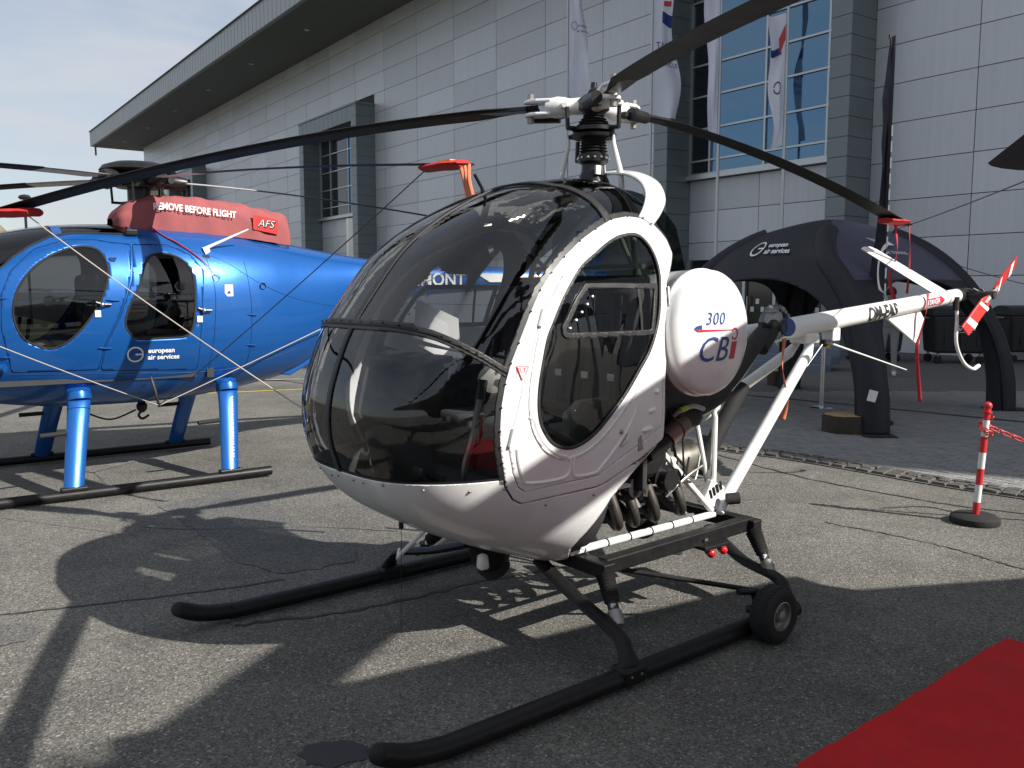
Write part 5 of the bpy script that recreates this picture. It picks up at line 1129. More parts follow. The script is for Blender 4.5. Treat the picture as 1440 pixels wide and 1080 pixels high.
# ================================================================ blade socks, ropes, streamers
def sock(name, label, fr, er, et, tip, L, wid, th, m='red_cloth', group=None, drop=.0):
    t = thing(name, label, 'blade cover', tuple(fr.o), fr.ang, group)
    rows_ = []
    for k in range(7):
        r_ = -L*(1-k/6)+.04; w_ = wid*(.62+.38*min(1, k/2.5)) if k < 6 else wid*.7; rows_.append([tip+er*r_+et*(w_*.5*math.cos(a)-.03)+np.array([0, 0, th*math.sin(a)-drop*abs(math.cos(a))*.3+random.uniform(-.003, .003)]) for a in np.linspace(0, 2*math.pi, 13)[:-1]])
    b = MB().grid(rows_, True); b.f += [tuple(range(11, -1, -1)), tuple(range(72, 84))]; b.build('sock', m, t, 60); return t
def rope(name, label, a, b, r_=.006, sag=.0, m='rope', group='tie-down ropes of the helicopters'):
    P = [np.array(a)*(1-t)+np.array(b)*t-np.array([0, 0, sag*4*t*(1-t)]) for t in np.linspace(0, 1, 14)]
    o = MB().tube(P, r_, 6).build(name, m, None, 60); return tag(o, label, 'rope', group)
def streamer(name, label, pts, wid, m='ribbon_red', tw=2.5, group='red remove before flight streamers'):
    P = catmull(np.array(pts), 8); rows_ = []
    for i, p in enumerate(P):
        a = tw*i/len(P)+.4; d_ = np.array([math.cos(a), math.sin(a), .15])*wid/2; rows_.append([p-d_, p+d_])
    o = MB().grid(rows_).build(name, m, None, 60); o.modifiers.new('t', 'SOLIDIFY').thickness = .002; return tag(o, label, 'streamer', group)
def btip(k, r_=4.0):                                        # tip of a white-helicopter blade, local
    er, et, H0, dp = blade_axes[k]; return H0+er*r_+np.array([0, 0, -dp*((r_-.3)/3.79)**1.7]), er, et
tp, er, et = btip(0); sock('blade_tip_sock', 'red blade sock on the rear blade tip of the white helicopter', WF, er, et, tp, .32, .22, .022)
tR = WF.world(tp)
tp2, er2, et2 = btip(1); sock('blade_tip_sock', 'red blade sock on the white helicopter blade reaching over the blue nose', WF, er2, et2, tp2, .36, .22, .03)
tL = WF.world(tp2-er2*.25)
t0, e0, n0 = b_tips[0]; t3 = sock('blade_tip_sock', 'red and yellow sock with orange strap on a blue helicopter blade tip', BFm, e0, n0, t0, .34, .22, .024)
mat('yellow_patch', (.7, .5, .03), .7); mat('orange_strap', (.62, .20, .10), .7, var=.2)
MB().prism([(-.12, -.10), (-.01, -.11), (.01, -.02), (-.06, -.03)], lambda a, b: t0+e0*a+n0*b+np.array([0, 0, .019]), lambda a, b: t0+e0*a+n0*b+np.array([0, 0, .025])).build('yellow_patch', 'yellow_patch', t3, 0)
for k in range(3):
    P = [t0+e0*(.02+.012*k)+n0*(-.05+.03*k), t0+e0*(.06+.02*k)+n0*(-.05)+np.array([0, 0, -.12]), t0+e0*(.11+.02*k)+n0*(-.05+.01*k)+np.array([0, 0, -.31])]
    MB().tube(catmull(P, 5), .012, 6).build('strap', 'orange_strap', t3)
    MB().tube([P[2]+np.array([0, 0, .07]), P[2]+np.array([0, 0, -.01])], .014, 6).build('strap_end', 'black_rubber', t3)
BK = BFm.world((.06, .665, .685))
rope('tie_down_rope', 'thin dark rope from red tip sock down to blue helicopter side bracket', BFm.world(t0-e0*.32), BK, .004, .02, 'rope_dark')
rope('tie_down_rope', 'pale rope from blue helicopter side bracket back toward its tail blade', BK, BFm.world(b_tips[1][0]), .0045, .03)
rope('tie_down_rope', 'pale rope across blue nose down to the side bracket', BFm.world(b_tips[4][0]), BK, .0045, .05)
rope('tie_down_rope', 'rope from sock over blue nose down behind white bubble cockpit', tL, WF.world((.35, -.56, .40)), .004, .06, 'rope')
streamer('warning_streamer', 'long red streamer dangling from the rear blade tip sock', [tR, tR+np.array([.03, 0, -.25]), tR+np.array([.0, .05, -.5]), tR+np.array([.12, 0, -.85])], .038)
streamer('warning_streamer', 'thin red strap hanging beside the rear blade tip streamer', [tR+np.array([.12, 0, -.02]), tR+np.array([.14, 0, -.3]), tR+np.array([.13, 0, -.6])], .02)
streamer('warning_streamer', 'red streamer tied round the tail boom by the ventral fin', [WF.world((-3.62, .066, 1.66)), WF.world((-3.58, .08, 1.52)), WF.world((-3.56, .05, 1.34)), WF.world((-3.50, .06, 1.20)), WF.world((-3.60, .06, .80))], .03)
streamer('warning_streamer', 'red and white woven streamer hanging below the wrapped inlet', [WF.world((-1.55, .16, 1.38)), WF.world((-1.54, .16, 1.2)), WF.world((-1.58, .17, 1.0)), WF.world((-1.56, .16, .86))], .035, 'orange_strap')
# ================================================================ flags on poles before the hall
mat('flag_cloth', (.86, .87, .98), .8, var=.04, vscale=1.5); mat('pole_metal', (.45, .47, .48), .35, .6); mat('flag_red', (.55, .06, .06), .8); mat('flag_navy', (.03, .05, .22), .8); mat('flag_text', (.05, .06, .16), .8)
for nm in ('flag_cloth',):
    n = M[nm].node_tree; b = n.nodes['Principled BSDF']; tl_ = n.nodes.new('ShaderNodeBsdfTranslucent'); tl_.inputs[0].default_value = (.85, .86, 1, 1); ms_ = n.nodes.new('ShaderNodeMixShader'); ms_.inputs[0].default_value = .22; n.links.new(b.outputs[0], ms_.inputs[1]); n.links.new(tl_.outputs[0], ms_.inputs[2]); n.links.new(ms_.outputs[0], n.nodes['Material Output'].inputs[0])
def flag(label, ux, off, vt, vb, wid, seed, marks, under=0.):
    # pole stands `off` metres in front of the wall, seen at column ux
    d_ = ray(ux, 409); o2 = np.array([0., 0.]); nn = fn_; P0 = FO+fn_*off
    t = ((P0-o2)@nn)/(d_[:2]@nn); base = d_[:2]*t
    fl = thing('banner_flag', label, 'flag', (base[0], base[1], 0), 0, 'flags on poles before the hall')
    zt = ondepth(ux, vt, base[1])[2]; zb = ondepth(ux, vb, base[1])[2]; top = max(zt+.3, 9.2) if vt <= 25 else zt+.25
    MB().lathe([(.055, 0), (.05, .3), (.042, top*.6), (.035, top)], (0, 0, 0), (0, 0, 1), 12).build('pole', 'pole_metal', fl)
    MB().ball((0, 0, top+.03), .05, 10).build('pole_cap', 'pole_metal', fl)
    MB().cyl((0, 0, 0), (0, 0, .04), .16, 16).build('pole_foot', 'pole_metal', fl)
    rr = random.Random(seed); ph = [rr.uniform(0, 6) for _ in range(6)]
    def cl(a, b):                                           # a 0..1 from the pole, b 0..1 upward
        wv = .13*math.sin(2.3*b*3+ph[0]+a*3)+.07*math.sin(7.5*b+ph[1]-a*5); w_ = wid*(.82+.22*math.sin(4.2*b+ph[2])+.10*math.sin(11*b+ph[3]))
        return np.array([.05+a*w_*.9, (wv+.10*math.sin(a*7+ph[4]+b*3))*a, zb+(zt-zb)*b-under*a*(zt-zb)*.04])
    SX = -1 if ux in (1005,) or marks == 'left' else 1
    def c2(a, b): q = cl(a, b); return np.array([q[0]*SX, q[1], q[2]])
    if ux in (1096,): 
        def c2(a, b): q = cl(a, b); return np.array([-q[0], q[1], q[2]])
    cloth = MB().grid([[c2(a, b) for a in np.linspace(0, 1, 12)] for b in np.linspace(0, 1, 60)]).build('cloth', 'flag_cloth', fl, 70)
    return fl, c2, zb, zt
def fl_text(fl, c2, s, size, a0, b0, m='flag_text', H=3., W=.6):
    text('lettering', s, size, lambda a, b: c2(a0+a/W, b0+b/H)+np.array([0, -.012, 0]), m, fl)
def fl_quad(fl, c2, a0, a1, b0, b1, m, sk=0.):
    rows_ = [[c2(a, b+sk*(a-a0))+np.array([0, -.012, 0]) for a in np.linspace(a0, a1, 7)] for b in np.linspace(b0, b1, 5)]; MB().grid(rows_).build('printed_band', m, fl, 0)
fl, c2, zb, zt = flag('white banner flag with a small ring emblem near the rotor hub', 796, 3.6, -90, 136, .86, 3, None)
V, F = ring2d(.09, .105, R(20), R(360), 24); obj('emblem', [c2(.30+a/.6, .445+b/3.9)+np.array([0, -.012, 0]) for a, b in V], F, 'flag_text', fl, 0)
fl_text(fl, c2, 'european', .10, .45, .44, H=3.9); fl_text(fl, c2, 'air services', .10, .42, .405, H=3.9)
fl, c2, zb, zt = flag('white banner flag with dark TATRA lettering and navy corner', 911, 3.6, -60, 168, .84, 9, None)
fl_text(fl, c2, 'TATRA', .24, .12, .44, H=3.9, W=.7); fl_text(fl, c2, 'DEFENCE', .16, .12, .38, H=3.9, W=.7); fl_text(fl, c2, 'VEHICLE', .16, .12, .33, H=3.9, W=.7)
fl_quad(fl, c2, .45, 1, .60, .67, 'flag_navy', -.05); fl_quad(fl, c2, .5, .9, .70, .73, 'flag_red')
fl, c2, zb, zt = flag('narrow furled white banner flag at the edge of the blue glazing', 1005, 3.6, -40, 196, .46, 14, None)
fl, c2, zb, zt = flag('white banner flag with red corner and navy band before blue glazing', 1096, 3.6, 18, 204, .52, 21, None, under=1.)
fl_quad(fl, c2, .02, .35, .80, .92, 'flag_red', -.3); fl_quad(fl, c2, .25, .98, .70, .755, 'flag_navy')
V, F = ring2d(.10, .13, R(20), R(360), 24); obj('emblem', [c2(.5+a/.6, .45+b/2.6)+np.array([0, -.012, 0]) for a, b in V], F, 'flag_text', fl, 0)
# ================================================================ black arched tent
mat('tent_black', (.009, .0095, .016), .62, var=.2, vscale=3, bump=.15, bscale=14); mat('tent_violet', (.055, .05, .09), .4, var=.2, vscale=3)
TCt = np.array([4.53, 12.55]); LEG = {'N': np.array([4.245, 10.03]), 'R': np.array([6.99, 12.16])}
LEG['F'] = 2*TCt-LEG['N']; LEG['L'] = 2*TCt-LEG['R']
tent = thing('event_tent', 'black four legged arched event tent with white ring logo and lettering', 'tent', (TCt[0], TCt[1], 0), 0)
TZ = 2.64; tz = lambda k: TZ*max(1-k**2.15, 0)**(1/2.15)
def ridge(nm, k):
    q = (LEG[nm]-TCt)*k; sh_ = (-.40*math.sin(math.pi*min(k/.62, 1)/2)**2.2*min(1, (1-k)/.35) if nm == 'N' else 0); return np.array([q[0]+sh_, q[1], tz(k)])
def memb(a, b, k, t):
    p = ridge(a, k)*(1-t)+ridge(b, k)*t; bow = 4*t*(1-t); q = p.copy(); q[2] += .05*bow*(1-k); q[:2] *= 1+.10*bow*k; return q
ks = np.concatenate([np.linspace(0, .6, 14), np.linspace(.63, 1, 26)]); ts = np.linspace(0, 1, 49)
for a, b in (('L', 'N'), ('N', 'R'), ('R', 'F'), ('F', 'L')):
    G = np.array([[memb(a, b, k, t) for t in ts] for k in ks]); KT = np.array([[(k, t) for t in ts] for k in ks]).reshape(-1, 2)
    S3 = gridmesh(G, False); f_open = lambda KT: 1-(np.abs((KT[:, 1]-.5)/.43)**2.4+np.abs((1.06-KT[:, 0])/.305)**2.4)
    # clip in (k, t): carry the pair through the clip as extra data
    Vx = np.c_[KT[:, 1], np.zeros(len(KT)), KT[:, 0]]; Sx = (Vx, S3[1], S3[2])
    C_ = clip(Sx, lambda V: f_open(np.c_[V[:, 2], V[:, 0]]))
    def emit(nm, C_, m):
        V = [memb(a, b, min(max(q[2], 0), 1), q[0]) for q in C_[0]]; o = obj(nm, V, [tuple(f) for f in C_[2][0].tolist()]+C_[2][1], m, tent, 60); o.modifiers.new('t', 'SOLIDIFY').thickness = .02; return o
    if a == 'N':
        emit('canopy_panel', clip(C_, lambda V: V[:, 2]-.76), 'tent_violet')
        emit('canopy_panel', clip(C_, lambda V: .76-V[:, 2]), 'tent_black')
    else: emit('canopy_panel', C_, 'tent_black')
for nm in LEG:
    P = [ridge(nm, k)*np.array([.97, .97, .97])+np.array([0, 0, .03 if k > .98 else 0]) for k in np.concatenate([np.linspace(.35, .9, 14), [.93, .96, .98, .992, 1.]])]
    MB().tube(P, [.14]*14+[.16, .17, .18, .185, .19], 14).build('leg', 'tent_black', tent)
    e = LEG[nm]-TCt; MB().box((e[0], e[1], .012), (.55, .36, .024), Matrix.Rotation(math.atan2(e[1], e[0]), 3, 'Z')).build('foot_plate', 'black_rubber', tent, 0)
def tf(a_, b_, k0, t0, sx, sz, off=.03):
    def f(x, z):
        t = t0+x*sx; k = k0-z*sz; p = memb(a_, b_, k, t); q = np.cross(memb(a_, b_, k, t+.01)-p, memb(a_, b_, k+.01, t)-p); q /= np.linalg.norm(q)
        c = -np.array([TCt[0], TCt[1], p[2]-CAMZ])-np.array([p[0], p[1], 0]); q = q if q@c > 0 else -q; return p+q*off
    return f
eas_logo(tent, tf('L', 'N', .585, .42, .36, .36), .30)
bf = tf('N', 'R', .56, .50, .33, .33)
for k in range(7): obj('emblem', [bf(-.42+.04*k, .16-.03*k), bf(-.10, .10-.028*k), bf(-.06, .085-.028*k), bf(-.40+.04*k, .145-.03*k)], [(0, 1, 2, 3)], 'white_print', tent, 0)
obj('emblem', [bf(-.10, .13), bf(.12, .10), bf(.20, -.02), bf(.0, -.03)], [(0, 1, 2, 3)], 'white_print', tent, 0)
text('lettering', 'SLOVAK TRAINING', .085, lambda a, b: bf(a-.42, b-.22), 'white_print', tent)
e = LEG['N']-TCt
q0 = ridge('N', .975); MB().box((q0[0]*.96-.10, q0[1]*1.0-.21, .48), (.10, .01, .13), Matrix.Rotation(R(14), 3, 'Y')).build('care_label', 'white_plain', tent, 0)
# guy line and third helicopter rope
pR = ridge('R', .68)+np.array([TCt[0], TCt[1], .03]); rope('guy_line', 'thin dark guy line from the black tent to the right', pR, ondepth(1500, 412, 15.), .006, .03, 'rope_dark', None)
# ================================================================ feather flag
fbse = onz(1232, 597); ffl = thing('feather_flag', 'tall black feather flag with white curved swoosh beside the tent leg', 'flag', (fbse[0], fbse[1], 0), 0)
fy = fbse[1]
MB().tube(catmull([(0, 0, 0), (0, 0, 1.5), (-.01, 0, 3.5), (-.02, 0, 4.5), (-.05, 0, 4.75)], 8), [.016]*9+[.012]*24, 8).build('pole', 'black_paint', ffl)
MB().cyl((0, 0, 0), (0, 0, .05), .2, 20).build('base_plate', 'black_rubber', ffl)
prof_l = [(.62, .12), (.75, .19), (1.2, .19), (1.9, .19), (2.3, .15), (2.9, .13), (3.2, .115), (3.45, .135), (3.75, .105), (4.0, .12), (4.25, .07), (4.6, .03), (4.75, .0)]
rows_ = []
for z in np.linspace(.62, 4.74, 60):
    wl_ = .8*np.interp(z, [p[0] for p in prof_l], [p[1] for p in prof_l]); rows_.append([(.03-t*(wl_+.03), .06*math.sin(t*5+z*2)*t, z) for t in np.linspace(0, 1, 10)])
mat('flag_black', (.016, .016, .03), .7, var=.15)
fcl = MB().grid(rows_).build('cloth', 'flag_black', ffl, 70)
arc = []
for a in np.linspace(R(95), R(265), 30):
    for r_ in (1., .8): arc.append((.0+.105*r_*math.cos(a), -.075, 1.93+.33*r_*math.sin(a)))
obj('emblem', arc, [(2*i, 2*i+1, 2*i+3, 2*i+2) for i in range(29)], 'white_print', ffl, 0)
for k, z in enumerate(np.linspace(1.45, 3.55, 12)): obj('lettering', [(.025, -.045, z), (.007, -.045, z), (.007, -.045, z+.13), (.025, -.045, z+.13)], [(0, 1, 2, 3)], 'white_print', ffl, 0)
# ================================================================ bins
mat('bin_plastic', (.013, .014, .015), .5, var=.2, vscale=5)
def wbin(x, y, lbl, rz):
    t = thing('waste_container', lbl, 'bin', (x, y, 0), rz, 'black wheeled waste containers by the wall')
    bd2 = MB(); bd2.box((0, 0, .68), (1.10, .86, .86)); bd2.v = [(p[0]*(1.12 if p[2] > .7 else 1), p[1]*(1.15 if p[2] > .7 else 1), p[2]) for p in bd2.v]; bd2.build('body', 'bin_plastic', t, 0, .05)
    MB().box((0, 0, 1.14), (1.30, 1.02, .07)).build('rim', 'bin_plastic', t, 0, .02)
    rows_ = [[(x_, .52*math.cos(a), 1.17+.17*math.sin(a)) for a in np.linspace(0, math.pi, 13)] for x_ in (-.64, -.2, .2, .64)]
    l_ = MB().grid(rows_); l_.f += [tuple(range(13)), tuple(range(51, 38, -1))]; l_.build('lid', 'bin_plastic', t, 50)
    for k in range(3): MB().box((-.35+.35*k, -.47, .72), (.03, .02, .6)).build('rib', 'bin_plastic', t, 0)
    for sx in (-1, 1):
        for sy in (-1, 1):
            wl2 = MB().lathe([(.05, -.03), (.09, -.025), (.1, 0), (.09, .025), (.05, .03)], (.46*sx, .34*sy, .1), (0, 1, 0), 16).build('wheel', 'black_rubber', t)
            MB().tube([(.46*sx, .34*sy, .1), (.46*sx, .34*sy, .26)], .03, 8).build('castor', 'dull_metal', t)
        MB().tube([(.64*sx, -.2, 1.05), (.70*sx, 0, 1.05), (.64*sx, .2, 1.05)], .025, 8).build('trunnion', 'dull_metal', t)
    text('lettering', 'SAKO', .16, lambda a, b: (a-.12, -.478, .78+b), 'white_print', t, bold=.003)
    MB().box((.06, -.480, .735), (.32, .004, .012)).build('print_line', 'white_print', t, 0)
wbin(10.35, 20.3, 'black wheeled waste container directly behind the tail rotor', R(-8)); wbin(12.25, 20.6, 'black wheeled waste container beside the wall past the tail rotor', R(-6)); wbin(8.7, 20.9, 'black wheeled waste container behind the standing person', R(-12))
# ================================================================ stumps, stanchion, bollard, bench
mat('bark', (.045, .035, .025), .9, var=.35, vscale=12, bump=.8, bscale=25); mat('wood_end', (.42, .28, .15), .8, var=.15, vscale=8)
def stump(p, r_, h, lbl):
    t = thing('log_stump', lbl, 'stump', (p[0], p[1], 0), 0)
    rows_ = [[((r_+.012*math.sin(5*a)+.008*math.sin(11*a+k))*math.cos(a)*s_, (r_+.012*math.sin(5*a)+.008*math.sin(11*a+k))*math.sin(a)*s_, z) for a in np.linspace(0, 2*math.pi, 37)[:-1]] for k, (z, s_) in enumerate(((0, 1.02), (.02, 1.03), (h*.5, 1), (h-.01, 1), (h, .98)))]
    b = MB().grid(rows_, True); b.f.append(tuple(range(35, -1, -1))); b.build('bark', 'bark', t, 50)
    MB().add([(p_[0]*.985, p_[1]*.985, h+.002) for p_ in rows_[-1]], [tuple(range(36))]).build('cut_end', 'wood_end', t, 0)
p = onz(1196, 612); stump((p[0], p[1]+.2), .235, .215, 'short sawn log with pale cut top beside the near tent leg')
p = onz(1098, 543); stump((p[0], p[1]+.1), .19, .27, 'small sawn log beside the far tent leg')
p = onz(1155, 574); stn = thing('stanchion', 'chrome queue stanchion with round base standing under the tail boom', 'stanchion', (p[0], p[1], 0))
MB().lathe([(.165, 0), (.165, .012), (.12, .025), (.03, .035)], (0, 0, 0), (0, 0, 1), 28).build('base', 'chrome', stn)
MB().lathe([(.032, .02), (.032, .98)], (0, 0, 0), (0, 0, 1), 16).build('post', 'steel', stn); MB().lathe([(.038, .93), (.042, .95), (.042, 1.02), (.03, 1.03)], (0, 0, 0), (0, 0, 1), 16).build('belt_head', 'black_paint', stn)
mat('bollard_yellow', (.6, .36, .02), .5)
p = onz(1163, 512); MBo = thing('yellow_bollard', 'short yellow bollard standing near the hall doors', 'bollard', (p[0], p[1], 0)); MB().lathe([(.09, 0), (.08, .03), (.075, .42), (.05, .46)], (0, 0, 0), (0, 0, 1), 16).build('post', 'bollard_yellow', MBo); MB().cyl((0, 0, 0), (0, 0, .02), .14, 16).build('foot', 'black_rubber', MBo)
mat('bench_blue', (.13, .16, .21), .6)
p = onz(1100, 518); be = thing('entrance_steps', 'blue grey steps before the glazed hall entrance', 'steps', (p[0], p[1], 0), HANG)
for k in range(3): MB().box((0, .3*k, .075+.15*k), (2.2, .32, .15)).build('step', 'bench_blue', be, 0, .01)
# ================================================================ barrier post, chain, carpet
mat('post_red', (.55, .025, .03), .4, var=.1); mat('post_white', (.72, .72, .70), .45, var=.06)
bp_ = np.array([3.375, 6.0455+.14]); bar = thing('barrier_post', 'red and white striped barrier post on round black rubber foot', 'post', (bp_[0], bp_[1], 0))
MB().lathe([(.165, 0), (.17, .012), (.165, .045), (.14, .06), (.035, .065)], (0, 0, 0), (0, 0, 1), 36).build('foot', 'black_rubber', bar)
tl = np.array([.055, 0, 1.]); z = .06; bands = [(.09, 'post_red'), (.125, 'post_white'), (.115, 'post_red'), (.115, 'post_white'), (.115, 'post_red'), (.115, 'post_white'), (.10, 'post_red')]; bands = [(h*1.03, m_) for h, m_ in bands]
for h, m_ in bands:
    MB().tube([tl*z, tl*(z+h)], .024, 18).build('band', m_, bar); z += h
MB().ball(tl*z, .03, 14).build('cap', 'post_red', bar); MB().tube([tl*(z-.05), tl*(z-.04)], .034, 16).build('collar', 'post_red', bar)
PT = tl*(z-.14)+np.array([bp_[0], bp_[1], 0])
ch = thing('plastic_chain', 'red plastic chain hanging from the striped barrier post', 'chain', tuple(PT))
lk = MB(); 
tor = []
for i in range(14):
    a = 2*math.pi*i/14; cx, cy = .024*math.cos(a)*(1.35), .017*math.sin(a); tor.append([(cx*(1+.17*math.cos(b)/1.3), cy+.0045*math.cos(b)*math.sin(a), .0045*math.sin(b)) for b in np.linspace(0, 2*math.pi, 7)[:-1]])
tor.append(tor[0]); lk.grid(tor, True); l0 = lk.build('link', 'post_red', ch, 60); ld = l0.data; bpy.data.objects.remove(l0)
EP = np.array([2.2, -.55, .0]); nlk = 58
def chp(t): return EP*t-np.array([0, 0, .26*4*t*(1-t)])
for i in range(nlk):
    t = (i+.5)/nlk; p = chp(t); d_ = chp(t+.01)-chp(t-.01); q = bpy.data.objects.new('link', ld); COL.objects.link(q); q.parent = ch; q.location = p
    q.rotation_euler = (Vector(d_).to_track_quat('X', 'Z')@Matrix.Rotation(R(45 if i % 2 else -45), 3, 'X').to_quaternion()).to_euler()
for k in range(9):
    a = k*.8; q = bpy.data.objects.new('link', ld); COL.objects.link(q); q.parent = ch; q.location = (.034*math.cos(a), .034*math.sin(a), .05-.016*k); q.rotation_euler = (R(45 if k % 2 else -45), .3, a+math.pi/2)
mat('carpet', (.58, .010, .012), .95, var=.16, vscale=3, bump=.6, bscale=160, dirt=(.34, .05, .045), dscale=9, damt=.5)
c0 = np.array([2.392, 4.042]); c1 = np.array([1.012, 2.909]); e1 = (c1-c0)/np.linalg.norm(c1-c0); e2 = np.array([-e1[1], e1[0]]); e2 = e2 if e2[0] > 0 else -e2
cpts = [c0-e1*.0, c0+e1*2.6, c0+e1*2.6+e2*2.0, c0+e2*2.0]
rows_ = []
for i in range(53):
    r_ = []
    for j in range(41):
        p = c0+e1*2.6*i/52+e2*2.*j/40; ed = (j == 0)*(.004*math.sin(i*.9)+.003*math.sin(i*2.3)) ; p = p+e2*ed
        r_.append((p[0], p[1], .013+.0035*math.sin(i*.55+j*.2)*math.sin(j*.35)+.003*math.sin(i*.23-j*.5)))
    rows_.append(r_)
cq = MB().grid(rows_); nn_ = len(cq.v); bd_i = [i*41 for i in range(53)]; o_ = len(cq.v); cq.v += [(cq.v[k][0], cq.v[k][1], .001) for k in bd_i]; cq.f += [(bd_i[i], bd_i[i+1], o_+i+1, o_+i) for i in range(52)]
bd_j = list(range(41)); o_ = len(cq.v); cq.v += [(cq.v[k][0], cq.v[k][1], .001) for k in bd_j]; cq.f += [(bd_j[i], o_+i, o_+i+1, bd_j[i+1]) for i in range(40)]
cq = cq.build('red_carpet', 'carpet', None, 60); tag(cq, 'plain red carpet laid on the asphalt with a straight edge', 'carpet')
# ================================================================ person by the tail boom
def person(loc, rz):
    t = thing('person', 'person in grey shirt and light trousers standing behind the tail boom', 'person', loc, rz)
    J = dict(pel=(0, 0, .93), wa=(0, 0, 1.08), ch=(0, .01, 1.30), sh=(0, .0, 1.43), nk=(0, .01, 1.50), hd=(0, .02, 1.585), ht=(0, .015, 1.70))
    J.update(lh=(.10, 0, .88), lk=(.12, .03, .49), la=(.13, -.02, .09), lt=(.15, .14, .04), rh=(-.10, 0, .88), rk=(-.10, .05, .49), ra=(-.12, .06, .09), rt=(-.14, .22, .04))
    J.update(ls=(.19, 0, 1.41), le=(.24, -.04, 1.14), lw=(.22, .10, .92), lf=(.20, .15, .84), rs=(-.19, 0, 1.41), re=(-.25, -.02, 1.14), rw=(-.20, .16, 1.0), rf=(-.14, .22, .95))
    E_ = [('pel', 'wa'), ('wa', 'ch'), ('ch', 'sh'), ('sh', 'nk'), ('nk', 'hd'), ('hd', 'ht'), ('pel', 'lh'), ('lh', 'lk'), ('lk', 'la'), ('la', 'lt'), ('pel', 'rh'), ('rh', 'rk'), ('rk', 'ra'), ('ra', 'rt'), ('sh', 'ls'), ('ls', 'le'), ('le', 'lw'), ('lw', 'lf'), ('sh', 'rs'), ('rs', 're'), ('re', 'rw'), ('rw', 'rf')]
    rad = dict(pel=(.15, .12), wa=(.14, .11), ch=(.16, .12), sh=(.11, .09), nk=(.055, .055), hd=(.085, .095), ht=(.06, .07), lh=(.10, .10), rh=(.10, .10), lk=(.065, .065), rk=(.065, .065), la=(.045, .05), ra=(.045, .05), lt=(.04, .03), rt=(.04, .03), ls=(.065, .065), rs=(.065, .065), le=(.05, .05), re=(.05, .05), lw=(.032, .032), rw=(.032, .032), lf=(.035, .02), rf=(.035, .02))
    nm = list(J); me = bpy.data.meshes.new('body'); me.from_pydata([J[k] for k in nm], [(nm.index(a), nm.index(b)) for a, b in E_], []); o = bpy.data.objects.new('body', me); COL.objects.link(o); o.parent = t
    o.modifiers.new('skin', 'SKIN'); sb = o.modifiers.new('sub', 'SUBSURF'); sb.levels = 2; sb.render_levels = 2
    for i, k in enumerate(nm): me.skin_vertices[0].data[i].radius = rad[k]; me.skin_vertices[0].data[i].use_root = (k == 'pel')
    m, n, b = nmat('person_cloth'); tc_ = n.nodes.new('ShaderNodeTexCoord'); sp_ = n.nodes.new('ShaderNodeSeparateXYZ'); n.links.new(tc_.outputs['Object'], sp_.inputs[0]); rp = n.nodes.new('ShaderNodeValToRGB'); rp.color_ramp.interpolation = 'CONSTANT'
    els = [(0, (.55, .55, .53)), (.055, (.23, .23, .24)), (.51, (.16, .16, .17)), (.80, (.30, .20, .15))]
    mpn = n.nodes.new('ShaderNodeMath'); mpn.operation = 'DIVIDE'; mpn.inputs[1].default_value = 1.85; n.links.new(sp_.outputs[2], mpn.inputs[0]); n.links.new(mpn.outputs[0], rp.inputs[0])
    rp.color_ramp.elements[0].position = 0; rp.color_ramp.elements[0].color = (*els[0][1], 1); rp.color_ramp.elements[1].position = els[1][0]; rp.color_ramp.elements[1].color = (*els[1][1], 1)
    for ps, c in els[2:]: e = rp.color_ramp.elements.new(ps); e.color = (*c, 1)
    n.links.new(rp.outputs[0], b.inputs['Base Color']); b.inputs['Roughness'].default_value = .85; me.materials.append(m)
    MB().ball((0, .0, 1.655), .115, 14, (.88, 1.0, .95), .03).build('hair', 'black_rubber', t, 60)
    return t
p = onz(1248, 529); person((p[0], p[1], 0), R(150))
# ================================================================ dark transport helicopter standing beside the viewer; one drooping blade reaches into the picture
mat('dark_olive', (.05, .05, .04), .5, var=.15); mat('blade_dark', (.012, .012, .012), .5, var=.2)
hx, hy, hz = 3.45, -4.6, 4.55
th_ = thing('transport_helicopter', 'large dark transport helicopter whose drooping rotor blade tip reaches over the apron', 'helicopter', (hx, hy, 0), 0)
rows_ = []
for x, zt, zb, w_ in catmull([(4.6, 1.9, 1.6, .1), (4.4, 2.3, 1.1, .7), (3.6, 2.75, .75, 1.15), (2.4, 3.0, .65, 1.25), (-2.5, 3.0, .65, 1.25), (-4.0, 2.95, 1.0, 1.0), (-5.5, 2.85, 1.9, .5), (-12, 2.9, 2.45, .22)], 6):
    rows_.append([(x, w_*np.sign(math.cos(a))*abs(math.cos(a))**.8, (zt+zb)/2+(zt-zb)/2*np.sign(math.sin(a))*abs(math.sin(a))**.8) for a in np.linspace(0, 2*math.pi, 33)[:-1]])
b = MB().grid(rows_, True); b.f += [tuple(range(32)), tuple(range(len(b.v)-1, len(b.v)-33, -1))]; b.build('fuselage', 'dark_olive', th_, 60)
rows_ = [[(x, w_*math.cos(a), 2.8+h_*max(math.sin(a), -.2)) for a in np.linspace(0, 2*math.pi, 25)[:-1]] for x, w_, h_ in ((3.0, .2, .3), (2.4, .7, .8), (.5, .8, 1.05), (-1.8, .7, .9), (-3.4, .3, .3))]
MB().grid(rows_, True).build('engine_cowling', 'dark_olive', th_, 60)
MB().tube([(0, 0, 3.6), (0, 0, hz+.1)], [.35, .25], 18).build('mast', 'black_metal', th_); MB().lathe([(.2, -.15), (.45, -.1), (.45, .1), (.2, .18)], (0, 0, hz), (0, 0, 1), 20).build('rotor_hub', 'black_metal', th_)
